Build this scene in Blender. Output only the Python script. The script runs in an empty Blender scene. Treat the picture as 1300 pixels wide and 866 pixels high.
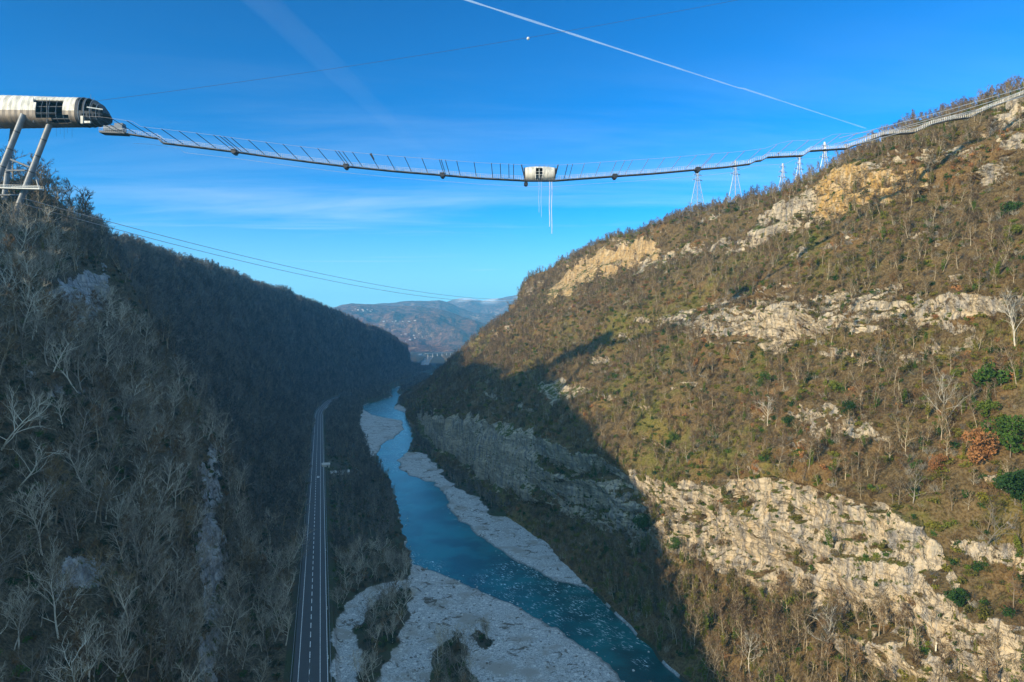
import bpy, math, random, bmesh
import numpy as np
from mathutils import Vector, Matrix
from mathutils.bvhtree import BVHTree

C = bpy.context.scene.collection
scene = bpy.context.scene
rng = np.random.default_rng(7)
random.seed(7)

# ------------------------------------------------------------------ camera
CAM_Z, FPX, CX, HY = 130.0, 866.7, 650.0, 425.0     # metres, focal length, centre and horizon line
cam_d = bpy.data.cameras.new('camera')
cam_d.lens, cam_d.sensor_width = 24.0, 36.0
cam_d.clip_start, cam_d.clip_end = 1.0, 60000.0
cam = bpy.data.objects.new('camera', cam_d); C.objects.link(cam)
cam.location = (0, 0, CAM_Z)
cam.rotation_euler = (math.radians(90) - math.atan(8 / FPX), 0, 0)
scene.camera = cam

# ------------------------------------------------------------------ light
SUN_EL, SUN_AZ = 17.0, -128.0          # degrees; azimuth from +Y, clockwise: behind the camera to its west
se, sa = math.radians(SUN_EL), math.radians(SUN_AZ)
TO_SUN = Vector((math.sin(sa) * math.cos(se), math.cos(sa) * math.cos(se), math.sin(se)))
sun_d = bpy.data.lights.new('sun', 'SUN'); sun_d.energy = 4.8; sun_d.angle = math.radians(0.8)
sun_d.color = (1.0, 0.84, 0.58)
sun = bpy.data.objects.new('sun', sun_d); C.objects.link(sun)
sun.rotation_euler = TO_SUN.to_track_quat('Z', 'Y').to_euler()
scene.view_settings.view_transform = 'Standard'
scene.view_settings.look = 'None'
scene.view_settings.exposure = 0.72
scene.view_settings.gamma = 1.0
scene.view_settings.use_curve_mapping = False
scene.cycles.max_bounces = 6
scene.cycles.diffuse_bounces = 3
scene.cycles.glossy_bounces = 2
scene.cycles.transparent_max_bounces = 10
scene.cycles.volume_bounces = 0
scene.cycles.use_denoising = True

class NT:
    """small helper round a node tree"""
    def __init__(s, tree):
        s.t = tree; s.n = tree.nodes; s.l = tree.links; s.n.clear()
    def new(s, typ, **kw):
        nd = s.n.new(typ)
        for k, v in kw.items():
            if k.startswith('i_'):
                nd.inputs[k[2:].replace('_', ' ')].default_value = v
            else:
                setattr(nd, k, v)
        return nd
    def link(s, a, b): s.l.new(a, b)
    def put(s, sock, v):
        if isinstance(v, bpy.types.NodeSocket): s.l.new(v, sock)
        else:
            if isinstance(v, tuple) and len(v) == 3 and sock.type == 'RGBA': v = v + (1.0,)
            sock.default_value = v
    def math(s, op, a, b=0.0, clamp=False):
        nd = s.new('ShaderNodeMath', operation=op, use_clamp=clamp)
        s.put(nd.inputs[0], a); s.put(nd.inputs[1], b); return nd.outputs[0]
    def mix(s, f, a, b, mode='MIX'):
        nd = s.new('ShaderNodeMix', data_type='RGBA', blend_type=mode)
        s.put(nd.inputs['Factor'], f); s.put(nd.inputs[6], a); s.put(nd.inputs[7], b); return nd.outputs[2]
    def ramp(s, v, stops):
        nd = s.new('ShaderNodeValToRGB'); s.put(nd.inputs[0], v)
        e = nd.color_ramp.elements
        while len(e) < len(stops): e.new(0.5)
        for q, (p, c) in zip(e, stops):
            q.position = p
            q.color = (c, c, c, 1) if not isinstance(c, tuple) else c + (1,)
        return nd.outputs[0]
    def smooth(s, v, a, b):
        nd = s.new('ShaderNodeMapRange', interpolation_type='SMOOTHSTEP')
        s.put(nd.inputs[0], v); nd.inputs[1].default_value = a; nd.inputs[2].default_value = b
        return nd.outputs[0]
    def noise(s, vec, scale, detail=4.0, rough=0.6, dist=0.0):
        nd = s.new('ShaderNodeTexNoise'); s.put(nd.inputs['Vector'], vec)
        nd.inputs['Scale'].default_value = scale; nd.inputs['Detail'].default_value = detail
        nd.inputs['Roughness'].default_value = rough; nd.inputs['Distortion'].default_value = dist
        return nd.outputs['Fac']
    def voronoi(s, vec, scale, feature='F1', out='Distance', rnd=1.0):
        nd = s.new('ShaderNodeTexVoronoi', feature=feature); s.put(nd.inputs['Vector'], vec)
        nd.inputs['Scale'].default_value = scale; nd.inputs['Randomness'].default_value = rnd
        return nd.outputs[out]
    def mapping(s, vec, scale=(1, 1, 1), rot=(0, 0, 0)):
        nd = s.new('ShaderNodeMapping'); s.put(nd.inputs['Vector'], vec)
        nd.inputs['Scale'].default_value = scale; nd.inputs['Rotation'].default_value = rot
        return nd.outputs[0]
    def attr(s, name, typ='GEOMETRY'):
        return s.new('ShaderNodeAttribute', attribute_name=name, attribute_type=typ).outputs['Fac']

# ------------------------------------------------------------------ sky
world = bpy.data.worlds.new('World'); scene.world = world; world.use_nodes = True
w = NT(world.node_tree)
sky = w.new('ShaderNodeTexSky', sky_type='NISHITA', sun_disc=False, sun_elevation=se, sun_rotation=sa,
            altitude=900.0, air_density=1.0, dust_density=0.15, ozone_density=3.0)
SKY_STRENGTH, SKY_SAT = 0.125, 1.15
hs = w.new('ShaderNodeHueSaturation'); hs.inputs['Saturation'].default_value = SKY_SAT
gm = w.new('ShaderNodeGamma'); gm.inputs[1].default_value = 1.5; w.link(sky.outputs[0], gm.inputs[0])
w.link(w.mix(1.0, gm.outputs[0], (.006, .37, .52), 'MULTIPLY'), hs.inputs['Color'])
# thin cirrus: streaks on a level layer high above
tc = w.new('ShaderNodeTexCoord').outputs['Generated']
sep = w.new('ShaderNodeSeparateXYZ'); w.link(tc, sep.inputs[0])
zc = w.math('MAXIMUM', sep.outputs[2], 0.03)
comb = w.new('ShaderNodeCombineXYZ')
w.link(w.math('DIVIDE', sep.outputs[0], zc), comb.inputs[0]); w.link(w.math('DIVIDE', sep.outputs[1], zc), comb.inputs[1])
cl1 = w.noise(w.mapping(comb.outputs[0], (0.22, 0.75, 1), (0, 0, 0.35)), 1.0, 6.0, 0.62, 0.5)
cl2 = w.noise(w.mapping(comb.outputs[0], (0.05, 0.13, 1), (0, 0, -0.2)), 1.0, 3.0, 0.5)
cf = w.math('MULTIPLY', w.smooth(cl1, 0.36, 0.80), w.smooth(cl2, 0.30, 0.62))
cf = w.math('MULTIPLY', cf, w.smooth(sep.outputs[2], 0.46, 0.06))
cf = w.math('MAXIMUM', w.math('MULTIPLY', cf, 0.62), w.math('MULTIPLY', w.smooth(sep.outputs[2], .20, .0), .55))
skycol = w.mix(cf, hs.outputs[0], (5.2, 6.0, 6.6))
# added bright veil, out of view overhead and behind the viewer, lifting the shade
fill_veil = w.math('MAXIMUM', w.smooth(sep.outputs[2], .58, .85), w.smooth(sep.outputs[1], .05, -.45))
fill_veil = w.math('MULTIPLY', fill_veil, w.smooth(w.noise(tc, 3.0, 5, .6), .30, .62))
skycol = w.mix(w.math('MULTIPLY', fill_veil, .75), skycol, (4.4, 7.0, 9.2))
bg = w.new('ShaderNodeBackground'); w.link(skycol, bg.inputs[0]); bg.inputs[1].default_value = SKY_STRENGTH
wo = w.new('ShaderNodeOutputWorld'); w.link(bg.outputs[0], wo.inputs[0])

# ------------------------------------------------------------------ helpers
def mat(name):
    m = bpy.data.materials.new(name); m.use_nodes = True
    t = NT(m.node_tree); o = t.new('ShaderNodeOutputMaterial')
    b = t.new('ShaderNodeBsdfPrincipled'); t.link(b.outputs[0], o.inputs[0])
    return m, t, b
def bump(t, b, h, strength, dist):
    nd = t.new('ShaderNodeBump'); t.put(nd.inputs['Height'], h)
    nd.inputs['Strength'].default_value = strength; nd.inputs['Distance'].default_value = dist
    t.link(nd.outputs[0], b.inputs['Normal'])
def tag(o, label=None, cat=None, group=None, kind=None):
    if label: o['label'] = label
    if cat: o['category'] = cat
    if group: o['group'] = group
    if kind: o['kind'] = kind
    return o
def empty(name, loc, label=None, cat=None, group=None):
    o = bpy.data.objects.new(name, None); C.objects.link(o); o.location = loc
    o.empty_display_size = 1.0
    return tag(o, label, cat, group)
def mesh_data(name, verts, faces, mats=(), smooth=False, mat_idx=None):
    """faces: an (n,3) or (n,4) array, or a list of such arrays"""
    fl = faces if isinstance(faces, list) else [faces]
    fl = [np.asarray(f, np.int32) for f in fl if len(f)]
    me = bpy.data.meshes.new(name)
    verts = np.asarray(verts, np.float32)
    me.vertices.add(len(verts)); me.vertices.foreach_set('co', verts.ravel())
    if fl:
        loops = np.concatenate([f.ravel() for f in fl])
        tot = np.concatenate([np.full(len(f), f.shape[1], np.int32) for f in fl])
        start = np.concatenate([[0], np.cumsum(tot)[:-1]]).astype(np.int32)
        me.loops.add(len(loops)); me.loops.foreach_set('vertex_index', loops)
        me.polygons.add(len(tot)); me.polygons.foreach_set('loop_start', start)
        me.polygons.foreach_set('loop_total', tot)
        if mat_idx is not None: me.polygons.foreach_set('material_index', np.asarray(mat_idx, np.int32))
        me.polygons.foreach_set('use_smooth', np.full(len(tot), smooth))
    for m in mats: me.materials.append(m)
    me.update(calc_edges=True); me.validate()
    return me
def mesh_obj(name, verts, faces, m, parent=None, smooth=False, loc=None):
    me = mesh_data(name, verts, faces, m if isinstance(m, (list, tuple)) else (m,), smooth)
    o = bpy.data.objects.new(name, me); C.objects.link(o)
    if parent is not None: o.parent = parent
    if loc is not None: o.location = loc
    return o
def add_attr(me, name, vals):
    a = me.attributes.new(name, 'FLOAT', 'POINT'); a.data.foreach_set('value', np.asarray(vals, np.float32))

class MB:
    """collects boxes, bars and tubes into one mesh"""
    def __init__(s): s.v = []; s.f4 = []; s.f3 = []; s.n = 0
    def add(s, v, f4=(), f3=()):
        v = np.asarray(v, float)
        if len(f4): s.f4.append(np.asarray(f4) + s.n)
        if len(f3): s.f3.append(np.asarray(f3) + s.n)
        s.v.append(v); s.n += len(v)
    def box(s, c, d, ax=None):
        c = np.array(c, float); d = np.array(d, float) / 2
        v = np.array([[x, y, z] for x in (-1, 1) for y in (-1, 1) for z in (-1, 1)], float) * d
        if ax is not None: v = v @ np.array(ax, float)
        s.add(v + c, [[0, 1, 3, 2], [4, 6, 7, 5], [0, 4, 5, 1], [2, 3, 7, 6], [0, 2, 6, 4], [1, 5, 7, 3]])
    def frame(s, a, b):
        a = np.array(a, float); b = np.array(b, float); d = b - a; L = np.linalg.norm(d); d /= max(L, 1e-9)
        up = np.array([0, 0, 1.0]) if abs(d[2]) < 0.97 else np.array([1.0, 0, 0])
        p = np.cross(d, up); p /= np.linalg.norm(p); q = np.cross(p, d)
        return a, b, p, q
    def tube(s, a, b, r0, r1=None, n=8, cap=True):
        r1 = r0 if r1 is None else r1
        a, b, p, q = s.frame(a, b); t = np.arange(n) * 2 * np.pi / n
        ring = np.cos(t)[:, None] * p + np.sin(t)[:, None] * q
        v = np.concatenate([a + ring * r0, b + ring * r1])
        f = [[i, (i + 1) % n, n + (i + 1) % n, n + i] for i in range(n)]
        f3 = []
        if cap:
            v = np.concatenate([v, [a], [b]])
            f3 = [[(i + 1) % n, i, 2 * n] for i in range(n)] + [[n + i, n + (i + 1) % n, 2 * n + 1] for i in range(n)]
        s.add(v, f, f3)
    def bar(s, a, b, w_, h):
        a, b, p, q = s.frame(a, b)
        v = [e + sx * p * w_ / 2 + sz * q * h / 2 for e in (a, b) for sx, sz in ((-1, -1), (1, -1), (1, 1), (-1, 1))]
        s.add(v, [[0, 1, 5, 4], [1, 2, 6, 5], [2, 3, 7, 6], [3, 0, 4, 7], [3, 2, 1, 0], [4, 5, 6, 7]])
    def path(s, pts, r, n=6):
        for a, b in zip(pts[:-1], pts[1:]): s.tube(a, b, r, r, n, False)
    def build(s, name, m, parent=None, smooth=False, loc=None):
        return mesh_obj(name, np.concatenate(s.v), [np.concatenate(x) for x in (s.f4, s.f3) if x], m, parent, smooth, loc)

# ------------------------------------------------------------------ noise
def _h(ix, iy, iz, seed):
    h = (ix.astype(np.uint32) * np.uint32(374761393) + iy.astype(np.uint32) * np.uint32(668265263)
         + iz.astype(np.uint32) * np.uint32(2147483647) + np.uint32(seed * 974711 & 0xffffffff))
    h = (h ^ (h >> np.uint32(13))) * np.uint32(1274126177)
    h = h ^ (h >> np.uint32(16))
    h = h * np.uint32(2246822519); h ^= h >> np.uint32(15)
    return h.astype(np.float64) / 2147483647.5 - 1.0
def vnoise(x, y, z=None, seed=0):
    x = np.asarray(x, float); y = np.asarray(y, float) + 0 * x; x = x + 0 * y
    z = np.zeros_like(x) if z is None else np.asarray(z, float) + 0 * x
    xi, yi, zi = np.floor(x), np.floor(y), np.floor(z)
    fx, fy, fz = x - xi, y - yi, z - zi
    xi, yi, zi = xi.astype(np.int64), yi.astype(np.int64), zi.astype(np.int64)
    fx, fy, fz = (q * q * q * (q * (q * 6 - 15) + 10) for q in (fx, fy, fz))
    r = 0
    for dx in (0, 1):
        for dy in (0, 1):
            for dz in (0, 1):
                r = r + _h(xi + dx, yi + dy, zi + dz, seed) * (fx if dx else 1 - fx) * (fy if dy else 1 - fy) * (fz if dz else 1 - fz)
    return r
def fbm(x, y, z=None, o=4, seed=0, gain=0.5):
    r, a, f, t = 0, 1.0, 1.0, 0
    for k in range(o):
        r = r + a * vnoise(np.asarray(x) * f, np.asarray(y) * f, None if z is None else np.asarray(z) * f, seed + 31 * k)
        t += a; a *= gain; f *= 2.03
    return r / t * 1.6
def sstep(x, a, b):
    t = np.clip((x - a) / (b - a), 0, 1); return t * t * (3 - 2 * t)
def pip(px, py, poly):
    """signed distance to a polygon, negative inside"""
    P = np.array(poly, float); n = len(P)
    d = np.full(np.shape(px), 1e18); ins = np.zeros(np.shape(px), bool)
    for i in range(n):
        ax, ay = P[i]; bx, by = P[(i + 1) % n]; ex, ey = bx - ax, by - ay
        wx, wy = px - ax, py - ay
        t = np.clip((wx * ex + wy * ey) / (ex * ex + ey * ey + 1e-12), 0, 1)
        d = np.minimum(d, (wx - ex * t) ** 2 + (wy - ey * t) ** 2)
        c = (ay > py) != (by > py)
        xx = ax + (py - ay) * ex / (ey if abs(ey) > 1e-12 else 1e-12)
        ins ^= c & (px < xx)
    d = np.sqrt(d); return np.where(ins, -d, d)
def at(px, py, Y):
    """the point at depth Y that is seen at (px, py) in the 1300 px photograph"""
    return np.array([(px - CX) / FPX * Y, Y, CAM_Z - (py - HY) / FPX * Y])
def ground_at(px, py, z=0.0):
    Y = (CAM_Z - z) * FPX / (py - HY); return ((px - CX) / FPX * Y, Y)
def pix(x, y, z):
    yy = np.maximum(y, 1.0); return CX + x / yy * FPX, HY + (CAM_Z - z) / yy * FPX
# ------------------------------------------------------------------ valley terrain
XC_Y = np.array([-700, 0, 1100, 1400, 2500, 4200, 7000.0])
XC_X = np.array([196, 0, -308, -362, -338, -575, -760.0])
_yy = np.linspace(-700, 7000, 1541)
_xx = np.interp(_yy, XC_Y, XC_X); _k = np.hanning(41); _k /= _k.sum()
_xs = np.convolve(np.pad(_xx, 20, mode='reflect', reflect_type='odd'), _k, 'valid')
def xc(Y): return np.interp(Y, _yy, _xs)

a0, a1 = math.asinh(80 / 150), math.asinh(1350 / 150)
Ys = np.concatenate([np.linspace(-620, 70, 40), 150 * np.sinh(np.linspace(a0, a1, 640)),
                     np.geomspace(1350, 6200, 130)[1:]])
NR = len(Ys)

def loft(ctrl, counts):
    """ctrl: list of (u(Y), z(Y)) arrays; returns (NR, NC) u and z and the segment number of each column"""
    U, Z, S = [], [], []
    for i, c in enumerate(counts):
        t = np.linspace(0, 1, c, endpoint=(i == len(counts) - 1))[None, :]
        U.append(ctrl[i][0][:, None] * (1 - t) + ctrl[i + 1][0][:, None] * t)
        Z.append(ctrl[i][1][:, None] * (1 - t) + ctrl[i + 1][1][:, None] * t)
        S.append(np.full(c, i) + t[0] * 0.999)
    return np.concatenate(U, 1), np.concatenate(Z, 1), np.concatenate(S)
def grid_faces(nr, nc):
    i = np.arange(nr * nc).reshape(nr, nc)
    return np.stack([i[:-1, :-1], i[:-1, 1:], i[1:, 1:], i[1:, :-1]], -1).reshape(-1, 4)
def grid_normals(X, Y, Z):
    P = np.stack([X, Y, Z], -1)
    du = np.gradient(P, axis=1); dv = np.gradient(P, axis=0)
    n = np.cross(du, dv); return n / (np.linalg.norm(n, axis=-1, keepdims=True) + 1e-9)

def ip(xs, ys): return np.interp(Ys, xs, ys)
one = np.ones(NR)
yA = [-620, 150, 255, 352, 425, 490, 644, 835, 1000, 1186, 1330, 1800, 2600, 6200]
TOE = ip(yA, [138, 137, 137, 136, 139, 132, 117, 120, 130, 140, 128, 128, 118, 160]) + 1.8 * fbm(Ys / 22, 0 * Ys + 3, o=4, seed=9)
# ---- right hillside
kR = ip([-620, -200, 60, 920, 1000, 1060, 1130, 1200, 1350, 1500, 1700, 1900, 2600, 6200], [0.9, 0.95, 1, 1, .94, .85, .75, .67, .52, .43, .27, .13, .05, .03])
yB = [-620, 180, 206, 241, 281, 370, 453, 540, 850, 1100, 1350, 6200]
u1 = ip(yB, [164, 164, 165, 165, 161, 168, 155, 147, 132, 142, 140, 140])
z1 = ip(yB, [36, 37, 40, 37, 32, 17, 13, 9, 5, 6, 6, 3])
yT = [-620, 180, 204, 277, 380, 459, 600, 895, 1100, 1350, 6200]
z2 = ip(yT, [60, 63, 78, 74, 53, 59, 52, 35, 30, 16, 8])
b3 = 1 - 0.75 * np.abs(np.sin(Ys / 47.0)) * 0.25
wob = lambda s, sc, a: a * fbm(Ys / sc, 0 * Ys + s, o=3, seed=11)
RO = 13 * sstep(Ys, 480, 600) * (1 - .45 * sstep(Ys, 820, 1050))
kk = kR
R = [
    (TOE, 1.2 * one),
    (u1, np.maximum(z1 * np.maximum(kk, .4), 2.5)),
    (u1 + 6 + wob(1, 60, 3.5), np.maximum(z2 * np.maximum(kk, .4), 5) + (wob(2, 50, 6) + wob(22, 19, 5)) * kk),
    (one * 235 + wob(3, 90, 8), (122 + wob(4, 80, 5)) * kk),
    (one * 243 + wob(5, 70, 7), (141 + wob(6, 60, 5)) * kk),
    (one * 311 + wob(7, 110, 9), (199 + wob(8, 90, 6)) * kk),
    (one * 321 + wob(9, 60, 7), (231 + wob(10, 50, 6)) * kk),
    (one * 347 + wob(11, 60, 5), (243 - .5 * RO + wob(12, 60, 3)) * kk),
    (one * 381 + wob(13, 80, 6), (262 - RO + wob(14, 60, 4)) * kk),
    (one * 440, (270 - RO) * kk), (one * 760, (277 - .5 * RO) * kk), (one * 2600, 250 * kk)]
RC = [34, 56, 74, 20, 88, 38, 24, 34, 12, 10, 5]
uR, zR, sR = loft(R, RC)
YR = np.repeat(Ys[:, None], uR.shape[1], 1)
w_in = sstep(sR, 0.0, 0.8)[None, :] * (1 - sstep(sR, 9, 10))[None, :]
# buttresses and gullies that run down the slope
uR = uR + w_in * (10 * fbm(YR / 130, zR / 260, o=3, seed=3) + 4.5 * fbm(YR / 38, zR / 90, o=3, seed=5))
XR = uR + xc(YR)
zR = zR + w_in * np.minimum(kR[:, None] * 2, 1) * (4 * fbm(XR / 60, YR / 60, o=3, seed=8))
N = grid_normals(XR, YR, zR)
pxR, pyR = pix(XR, YR, zR)
ROCKS = [  # areas of bare rock on the right hillside: outline, weight
    ([(1040, 222), (1080, 214), (1130, 224), (1165, 214), (1172, 240), (1110, 258), (1060, 276), (1040, 272)], 1.0),
    ([(950, 296), (985, 255), (1038, 240), (1042, 278), (1000, 297), (960, 312)], .74),
    ([(845, 400), (900, 385), (1000, 378), (1100, 368), (1180, 376), (1240, 370), (1300, 376), (1300, 394), (1230, 400), (1150, 408), (1050, 424), (990, 442), (950, 432), (860, 422)], .8),
    ([(695, 378), (720, 345), (770, 319), (830, 304), (836, 319), (790, 336), (740, 362), (700, 388)], .92),
    ([(530, 528), (600, 533), (660, 548), (700, 560), (790, 600), (850, 618), (920, 603), (960, 608), (1050, 628), (1130, 648), (1180, 678), (1230, 755), (1300, 790), (1300, 866), (1180, 866), (1100, 806), (1000, 765), (950, 735), (900, 708), (850, 702), (790, 692), (760, 667), (700, 642), (640, 622), (560, 577), (530, 562)], .98),
    ([(1000, 524), (1060, 518), (1100, 533), (1125, 548), (1060, 547), (1008, 547)], .9),
    ([(680, 487), (720, 484), (745, 499), (700, 507)], .85),
    ([(1262, 140), (1300, 128), (1300, 190), (1268, 186)], .95),
    ([(1085, 206), (1130, 194), (1152, 200), (1100, 214)], .8),
    ([(1160, 196), (1230, 170), (1252, 180), (1185, 208)], .66),
    ([(1200, 215), (1290, 195), (1300, 215), (1240, 235)], .55),
    ([(760, 340), (830, 325), (950, 300), (960, 310), (830, 345), (770, 356)], .5)]
rock = np.zeros_like(uR)
jx = 9 * fbm(XR / 14, YR / 14, zR / 14, o=3, seed=21); jy = 9 * fbm(XR / 14, YR / 14, zR / 14, o=3, seed=22)
for poly, wt in ROCKS:
    d = pip(pxR + jx, pyR + jy, poly); rock = np.maximum(rock, wt * (1 - sstep(d, -3, 9)))
rock[Ys < 60] = 0
strata = np.cos((zR + 5 * fbm(XR / 60, YR / 60, o=2, seed=31)) / 17.5 * 2 * np.pi)
patch = fbm(XR / 34, YR / 34, zR / 12, o=4, seed=33)
rock = np.maximum(rock, 0.55 * sstep(patch + 0.35 * strata, 0.55, 0.95) * w_in)
rock = np.clip(rock + (rock > 0.02) * 0.30 * fbm(XR / 7, YR / 7, zR / 3.5, o=3, seed=35), 0, 1)
# relief: ledges, ribs and blocks in the rock, soft humps in the soil
hu = 1.8 * fbm(XR / 22, YR / 22, zR / 22, o=4, seed=41)
zz = zR + 1.6 * fbm(XR / 25, YR / 25, o=2, seed=43)
rw = sstep(rock, .2, .55)
tv = YR * 1.04 + 3 * vnoise(XR / 9, YR / 9, zR / 9, 44)
zz = zR + 5.5 * fbm(YR / 45, XR / 200, o=3, seed=43) + 1.2 * vnoise(tv / 11, zR / 8, None, 143)
def saw(p, w0=.86):
    f = (zz / p) % 1.0; return np.where(f < w0, f / w0, (1 - f) / (1 - w0)) - .5
lm = np.clip(.75 + .8 * fbm(YR / 35, zR / 25, o=2, seed=144), .1, 1.5)
ledge = (6.5 * saw(21.0, .80) * lm + .8 * saw(5.4) * (2 - lm) + .2 * saw(1.9))
bi = np.floor(zz / 21.0)
cell = vnoise(np.floor(tv / 9.0 + 2.5 * vnoise(zz / 14, tv / 60, None, 5) + bi * .37), bi, None, 45)
cell2 = vnoise(np.floor(tv / 3.4 + bi * .7), np.floor(zz / 4.4), None, 46)
rib = np.abs(vnoise(tv / 13, zR / 60, None, 47)) ** .8
blk = 2.0 * cell + .75 * cell2 + .25 * vnoise(np.floor(tv / 1.7), np.floor(zz / 2.3), None, 151) - 4.0 * (1 - rib) ** 5 + 2.2 * vnoise(tv / 22, zR / 50, None, 150) + .8 * fbm(XR / 6, YR / 6, zR / 5, o=3, seed=48)
near = (1 - sstep(YR, 900, 1500)) * sstep(YR, 20, 90)
blk = blk * (1 - .75 * sstep(YR, 380, 500)); hu = hu * (1 - .6 * rw * sstep(YR, 380, 500))
disp = w_in * (hu + near * (rw * blk + (1 - rw) * .5 * fbm(XR / 4, YR / 4, zR / 4, o=2, seed=49)))
ledge = ledge * (1 - .7 * sstep(YR, 430, 560)) - 2.6 * sstep(YR, 430, 560) * (1 - np.abs(vnoise(tv / 13, zR / 90, None, 147))) ** 4
outw = w_in * near * (rw * ledge + (1 - rw) * .9 * saw(8.0))
XR = XR - outw
XR = XR + N[..., 0] * disp; YR2 = YR + N[..., 1] * disp * .5; zR = zR + N[..., 2] * disp
zR[:, 0] = R[0][1]
NRt = grid_normals(XR, YR2, zR)
nzv = NRt[..., 2] * np.sign(NRt[..., 2])
rock = rock * (1 - .75 * sstep(nzv, .60, .82) * near * (1 - sstep(YR, 420, 560)))
rock = np.clip(rock + .5 * w_in * near * (1 - sstep(nzv, .18, .42)) * (rock < .3) * sstep(patch, -.1, .3), 0, 1)
green = np.clip(0.5 + .75 * fbm(XR / 45, YR / 45, zR / 30, o=4, seed=51), 0, 1) * .75
pg = pip(pxR + jx * 2, pyR + jy * 2, [(770, 520), (800, 505), (900, 560), (1010, 585), (1180, 640), (1300, 640), (1300, 866), (880, 866), (860, 700), (780, 600)])
green = np.clip(green + .35 * (1 - sstep(pg, -10, 25)), 0, 1)
och = pip(pxR + jx, pyR + jy, ROCKS[0][0]); och = np.maximum(1 - sstep(och, 0, 8), .8 * (1 - sstep(pip(pxR + jx, pyR + jy, ROCKS[3][0]), 0, 8)))
scr = sstep(fbm(XR / 30, YR / 30, zR / 20, o=3, seed=61), .25, .6)
pO = pip(pxR + jx * 2, pyR + jy * 2, [(940, 470), (1010, 440), (1060, 560), (1260, 500), (1290, 600), (1120, 640), (960, 600)])
scr = np.clip(scr * .5 + .6 * (1 - sstep(pO, -20, 30)) * sstep(fbm(XR / 16, YR / 16, zR / 16, o=3, seed=62), -.1, .4), 0, 1)

# ---- left hillside
wf = sstep(Ys, 385, 455)
sc = ip([-620, -300, -60, 100, 200, 250, 330, 385, 6200], [.22, .27, .38, .60, .84, .91, .95, 1.03, 1.03])  # crest scale; unseen heights behind the camera are shaped to place the shadow edge
nearC = [(-14, 4.6), (-30, 6), (-42, 30), (-54, 70), (-78, 102), (-102, 140), (-118, 166), (-140, 188), (-165, 206), (-260, 200), (-520, 188), (-1500, 170)]
farC = [(-14, 4.6), (-40, 7), (-56, 18), (-78, 40), (-98, 70), (-122, 104), (-146, 138), (-166, 170), (-186, 198), (-206, 222), (-320, 236), (-1500, 240)]
ur = ip([455, 700, 1100, 1800, 2150, 2400, 2700, 6200], [-200, -208, -176, -168, -108, -78, -50, -50])
zr = ip([455, 700, 1100, 1500, 1750, 1950, 2150, 2350, 2550, 2700, 2860, 3020, 3200, 6200], [222, 222, 230, 226, 210, 184, 152, 120, 92, 74, 60, 36, 8, 4])
L = []
for (un, zn), (uf, zf) in zip(nearC, farC):
    uF = np.where(uf > -41, uf, -40 + (uf + 40) * (ur + 40) / (-166.0))
    zF = 4.6 + (zf - 4.6) * (zr - 4.6) / 217.4
    zN = 4.6 + (zn - 4.6) * sc
    L.append((un * (1 - wf) + uF * wf, zN * (1 - wf) + zF * wf))
LC = [10, 16, 30, 26, 26, 22, 22, 20, 16, 14, 8]
uL, zL, sL = loft(L, LC)
YL = np.repeat(Ys[:, None], uL.shape[1], 1)
wl = sstep(sL, 0.6, 1.8)[None, :] * (1 - sstep(sL, 9.5, 10.5))[None, :]
uL = uL + wl * (9 * fbm(YL / 120, zL / 200, o=3, seed=71) + 4 * fbm(YL / 36, zL / 60, o=3, seed=72)) * (.4 + .6 * sstep(YL, 400, 600))
XL = uL + xc(YL)
zL = zL + wl * (5 * fbm(XL / 80, YL / 80, o=3, seed=73))
NL = grid_normals(XL, YL, zL)
pxL, pyL = pix(XL, YL, zL)
rockL = np.zeros_like(uL)
jxl = 8 * fbm(XL / 9, YL / 9, zL / 9, o=3, seed=75); jyl = 8 * fbm(XL / 9, YL / 9, zL / 9, o=3, seed=76)
for poly, wt in [([(60, 372), (100, 350), (132, 345), (138, 370), (118, 408), (75, 412)], .9),
                 ([(74, 712), (118, 704), (137, 712), (128, 735), (86, 748), (72, 770)], .85),
                 ([(254, 600), (276, 560), (279, 700), (272, 866), (258, 866)], .72)]:
    rockL = np.maximum(rockL, wt * (1 - sstep(pip(pxL + jxl, pyL + jyl, poly), -2, 9)))
rockL[(Ys < 60) | (Ys > 500)] = 0
rockL = np.maximum(rockL, .45 * sstep(fbm(XL / 30, YL / 30, zL / 14, o=4, seed=77), .75, 1.1) * wl)
rockL = np.clip(rockL + (rockL > .02) * .3 * fbm(XL / 6, YL / 6, zL / 4, o=3, seed=78), 0, 1)
dl = wl * (1.6 * fbm(XL / 20, YL / 20, zL / 20, o=4, seed=79) + (1 - sstep(YL, 600, 900)) * sstep(rockL, .3, .6) * 1.6 * fbm(XL / 6, YL / 6, zL / 5, o=4, seed=80))
XL = XL + NL[..., 0] * -dl * -1; YL2 = YL + NL[..., 1] * dl * .5; zL = zL + NL[..., 2] * dl
XL[:, 0] = L[0][0] + xc(Ys); zL[:, 0] = 4.6
greenL = np.clip(.35 + .6 * fbm(XL / 40, YL / 40, zL / 30, o=3, seed=81), 0, 1) * .7

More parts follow.
